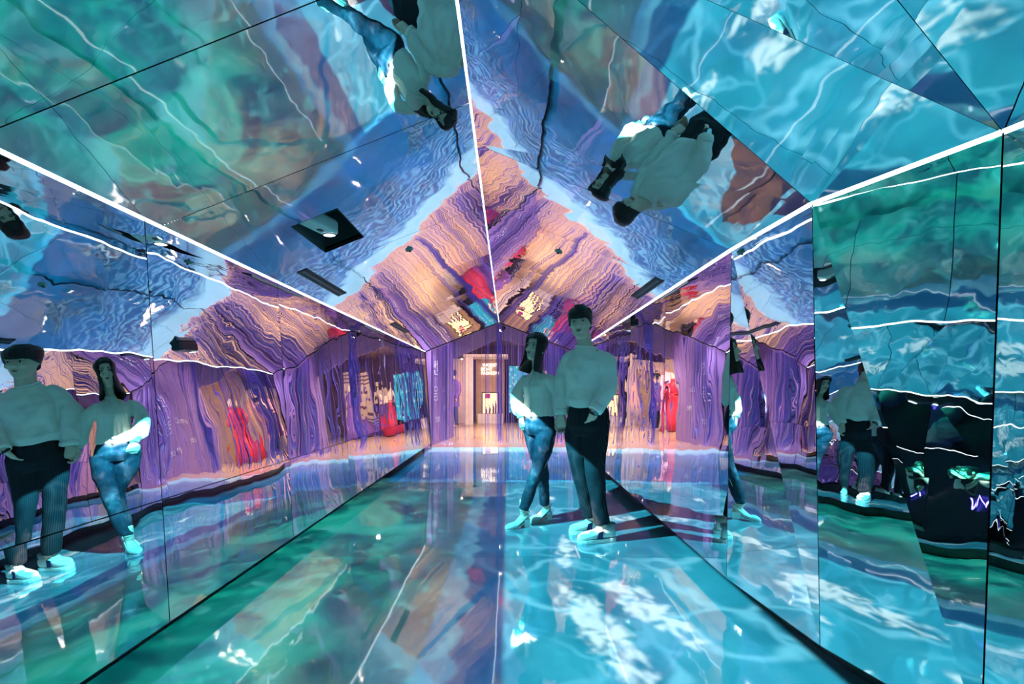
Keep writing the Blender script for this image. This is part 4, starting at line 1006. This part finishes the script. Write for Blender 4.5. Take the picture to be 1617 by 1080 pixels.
    je = MB(); torso(je, [((0.262, 3.66, 0.735), 0.110, 0.092), ((0.262, 3.66, 0.79), 0.143, 0.116), ((0.262, 3.66, 0.86), 0.134, 0.106), ((0.262, 3.66, 0.915), 0.118, 0.092)], fh, fh)
    limb(je, [(0.312, 3.605, 0.80), (0.286, 3.59, 0.63), (0.236, 3.575, 0.455), (0.175, 3.57, 0.29), (0.127, 3.577, 0.142)], [(0.084, 0.092), (0.072, 0.08), (0.053, 0.056), (0.049, 0.052), (0.039, 0.041)], side=fh, n=20)
    limb(je, [(0.207, 3.715, 0.80), (0.236, 3.71, 0.63), (0.28, 3.70, 0.455), (0.30, 3.75, 0.29), (0.316, 3.796, 0.130)], [(0.084, 0.092), (0.072, 0.08), (0.053, 0.056), (0.049, 0.052), (0.038, 0.040)], side=fh, n=20)
    J = fuse('jeans', je, 0.006, M_DENIM, P, 4, (0.006, 10.0, 12.0))
    sm = MB(); limb(sm, [(0.378, 3.555, 0.86), (0.372, 3.545, 0.76), (0.342, 3.545, 0.62), (0.282, 3.545, 0.455), (0.218, 3.545, 0.29), (0.160, 3.555, 0.145)], [0.0028]*6, n=6); sm.build('side_seam', M_THREAD, J, True)
    MB().disc(Vector((0.262, 3.66, 0.888))+fv*0.100, fv, 0.010, 0.006, 14).build('jeans_button', M_STEEL, J)
    def bottom(a):
        s = math.sin(a); k = (s-0.60)/0.22          # face opening
        k = max(0.0, min(1.0, k)); return -0.98 + (0.36+0.98)*(k*k*(3-2*k))
    def flare(z, a):
        q = max(0.0, min(1.0, (-z-0.1)/0.8)); s = math.sin(a)
        return 1.0 + 0.26*q*q + (0.06*q*math.sin(5*a))
    hd.hair(P, M_HAIRB, bottom, 0.07, 0.06, flare)
    hd.features(P, M_HAIRB, M_LIP, M_EYE, M_IRIS)
    MB().ball(tuple(hd.p(0.375, -0.02, -0.17)), 0.008).build('earring', M_STEEL, P, True)
build_woman()

# ------------------------------------------------------------------ photographer behind the lens
M_TEE = plain('black_tshirt', (0.016, 0.017, 0.020), 0.9); M_PANT = plain('dark_grey_trousers', (0.03, 0.033, 0.036), 0.9); M_CAP = plain('black_cap', (0.008, 0.008, 0.009), 0.8)
def build_photographer():
    body = MB(); hd = Head((-0.01, -0.245, 1.155), (0, 1, -0.08), 0.22); hd.skin(body)
    limb(body, [(0, -0.42, 1.08), (0, -0.36, 1.10), (0, -0.30, 1.10)], [0.06, 0.055, 0.055], n=14)
    loft(body, [((0, -0.86, 0.80), (0.14, 0, 0), (0, 0.05, 0.09), 2), ((0, -0.72, 0.92), (0.13, 0, 0), (0, 0.05, 0.09), 2), ((0, -0.52, 1.03), (0.15, 0, 0), (0, 0.05, 0.09), 2), ((0, -0.42, 1.08), (0.10, 0, 0), (0, 0.04, 0.07), 2)], 20)
    arms = []
    for s in (-1, 1):
        A = [(0.17*s, -0.46, 1.07), (0.24*s, -0.38, 0.93), (0.22*s, -0.26, 0.88), (0.13*s, -0.16, 0.98), (0.085*s, -0.11, 1.055)]
        arms.append(A); limb(body, A, [0.045, 0.042, 0.038, 0.034, 0.026], n=14)
        hand(body, A[-1], (-0.35*s, 0.55, 0.75), (-1.0*s, 0.2, 0.1), s < 0, 0.17, (0.5, 0.6, 0.5), 0.02, 0.5)
        limb(body, [(0.10*s, -0.86, 0.82), (0.12*s, -0.74, 0.48), (0.13*s, -0.92, 0.10)], [0.07, 0.055, 0.036], n=14)
        limb(body, [(0.13*s, -0.92, 0.10), (0.13*s, -0.90, 0.05), (0.14*s, -0.76, 0.04)], [0.036, 0.035, 0.028], n=12)
    P = fuse('person', body, 0.007, M_SKIN, None, 3); tag(P, 'photographer in black cap and black t-shirt bending over a camera', 'person')
    t = MB(); loft(t, [((0, -0.88, 0.84), (0.165, 0, 0), (0, 0.09, 0.10), 2.2), ((0, -0.74, 0.94), (0.16, 0, 0), (0, 0.07, 0.12), 2.2), ((0, -0.56, 1.05), (0.19, 0, 0), (0, 0.06, 0.115), 2.2), ((0, -0.46, 1.09), (0.17, 0, 0), (0, 0.05, 0.09), 2.2), ((0, -0.395, 1.095), (0.075, 0, 0), (0, 0.04, 0.07), 2.2)], 22)
    for A in arms: limb(t, [(A[0][0]*0.8, A[0][1], A[0][2]), A[0], Vector(A[0])*0.35+Vector(A[1])*0.65], [0.07, 0.07, 0.066], n=16)
    fuse('t_shirt', t, 0.009, M_TEE, P, 4, (0.008, 9, 6))
    tr = MB(); loft(tr, [((0, -0.90, 0.76), (0.15, 0, 0), (0, 0.10, 0.06), 2.2), ((0, -0.84, 0.90), (0.155, 0, 0), (0, 0.09, 0.09), 2.2)], 20)
    for s in (-1, 1): limb(tr, [(0.10*s, -0.86, 0.84), (0.12*s, -0.74, 0.48), (0.13*s, -0.92, 0.10)], [0.10, 0.078, 0.058], n=16)
    fuse('trousers', tr, 0.010, M_PANT, P, 4)
    for s in (-1, 1): sneaker((0.13*s, -0.96), (0.145*s, -0.69), P)
    hd.hair(P, M_HAIR, lambda a: 0.18 if math.sin(a) > 0.5 else -0.15, 0.035)
    cp = MB(); n = 24; vs_ = []
    for z, g in ((0.20, 1.12), (0.33, 1.12), (0.45, 1.0), (0.54, 0.6), (0.57, 0.1)):
        yf, yb, hw = head_at(min(z, 0.30))
        vs_ += [hd.p(hw*g*math.cos(2*PI*k/n), ((yf if math.sin(2*PI*k/n) > 0 else -yb)*g)*math.sin(2*PI*k/n), z) for k in range(n)]
    cp.add(vs_, [(i*n+k, i*n+(k+1) % n, (i+1)*n+(k+1) % n, (i+1)*n+k) for i in range(4) for k in range(n)] + [tuple(range(n))[::-1], tuple(4*n+k for k in range(n))])
    K = cp.build('cap', M_CAP, P, True)
    hd.features(P, M_HAIR, M_LIPM, M_EYE, M_IRIS)
    # the camera he holds
    r = empty('photo_camera', (0, -0.09, 1.10)); tag(r, 'black camera held to the photographer\'s face', 'camera')
    MB().box((-0.070, -0.035, -0.050), (0.070, 0.020, 0.045)).box((-0.028, -0.035, 0.045), (0.028, 0.012, 0.075)).box((-0.078, -0.030, -0.048), (-0.050, 0.034, 0.035)).build('camera_body', M_PDARK, r)
    MB().tube([(0, 0.018, 0), (0, 0.03, 0), (0, 0.05, 0), (0, 0.075, 0)], [0.036, 0.040, 0.038, 0.041], 24).build('lens_barrel', M_PDARK, r, True)
    MB().disc((0, 0.0752, 0), (0, 1, 0), 0.033, 0.002, 24).build('front_glass', M_IRIS, r)
    st = MB(); limb(st, [(0.075, -0.02, 0.03), (0.12, -0.10, -0.10), (0.06, -0.12, -0.30), (0.0, -0.14, -0.36), (-0.06, -0.12, -0.30), (-0.12, -0.10, -0.10), (-0.075, -0.02, 0.03)], [(0.012, 0.002)]*7, n=8); st.build('neck_strap', M_STRAP, r, True)
build_photographer()

# ------------------------------------------------------------------ visitor in the gallery
def build_visitor(x, y, ang, coat, label):
    M = Matrix.Translation((x, y, 0)) @ Matrix.Rotation(ang, 4, 'Z')
    def T(p): return M @ Vector(p)
    f = (M.to_3x3() @ Vector((0, 1, 0))); l = (M.to_3x3() @ Vector((1, 0, 0)))
    body = MB(); hd = Head(T((0, 0.02, 1.60)), f, 0.22); hd.skin(body)
    limb(body, [T((0, 0, 1.38)), T((0, 0.01, 1.52))], [0.06, 0.055], n=12)
    loft(body, [(T((0, 0, z)), l*w, f*d, 2) for z, w, d in ((0.8, 0.15, 0.1), (1.1, 0.13, 0.09), (1.3, 0.16, 0.1), (1.4, 0.1, 0.07))], 18)
    arms = []
    for s in (-1, 1):
        A = [T((0.18*s, 0, 1.36)), T((0.22*s, -0.02, 1.10)), T((0.20*s, 0.08, 0.88))]; arms.append(A)
        limb(body, A, [0.045, 0.04, 0.028], n=12); hand(body, A[-1], (0, 0, -1), l*(-s), s < 0, 0.17, (0.3, 0.4, 0.4))
        limb(body, [T((0.09*s, 0, 0.85)), T((0.10*s, 0.01, 0.48)), T((0.10*s, -0.02, 0.08))], [0.07, 0.05, 0.036], n=12)
        limb(body, [T((0.10*s, -0.02, 0.06)), T((0.10*s, 0.10, 0.035)), T((0.10*s, 0.17, 0.03))], [0.036, 0.032, 0.022], n=12)
    P = fuse('person', body, 0.010, M_SKIN, None, 2); tag(P, label, 'person')
    t = MB(); loft(t, [(T((0, 0, z)), l*w, f*d, 2.2) for z, w, d in ((0.62, 0.19, 0.15), (0.9, 0.18, 0.14), (1.15, 0.175, 0.13), (1.32, 0.20, 0.13), (1.40, 0.14, 0.09), (1.45, 0.07, 0.07))], 20)
    for A in arms: limb(t, A, [0.07, 0.064, 0.05], n=14)
    fuse('coat', t, 0.012, coat, P, 4)
    tr = MB()
    for s in (-1, 1): limb(tr, [T((0.085*s, 0, 0.88)), T((0.10*s, 0.01, 0.48)), T((0.10*s, -0.02, 0.08))], [0.095, 0.07, 0.055], n=14)
    fuse('trousers', tr, 0.012, M_PANT, P, 3)
    hd.hair(P, M_HAIR, lambda a: 0.16 if math.sin(a) > 0.5 else -0.2, 0.05)
build_visitor(-1.62, 13.3, 2.4, M_VIO, 'visitor in a dark violet coat standing in the gallery')
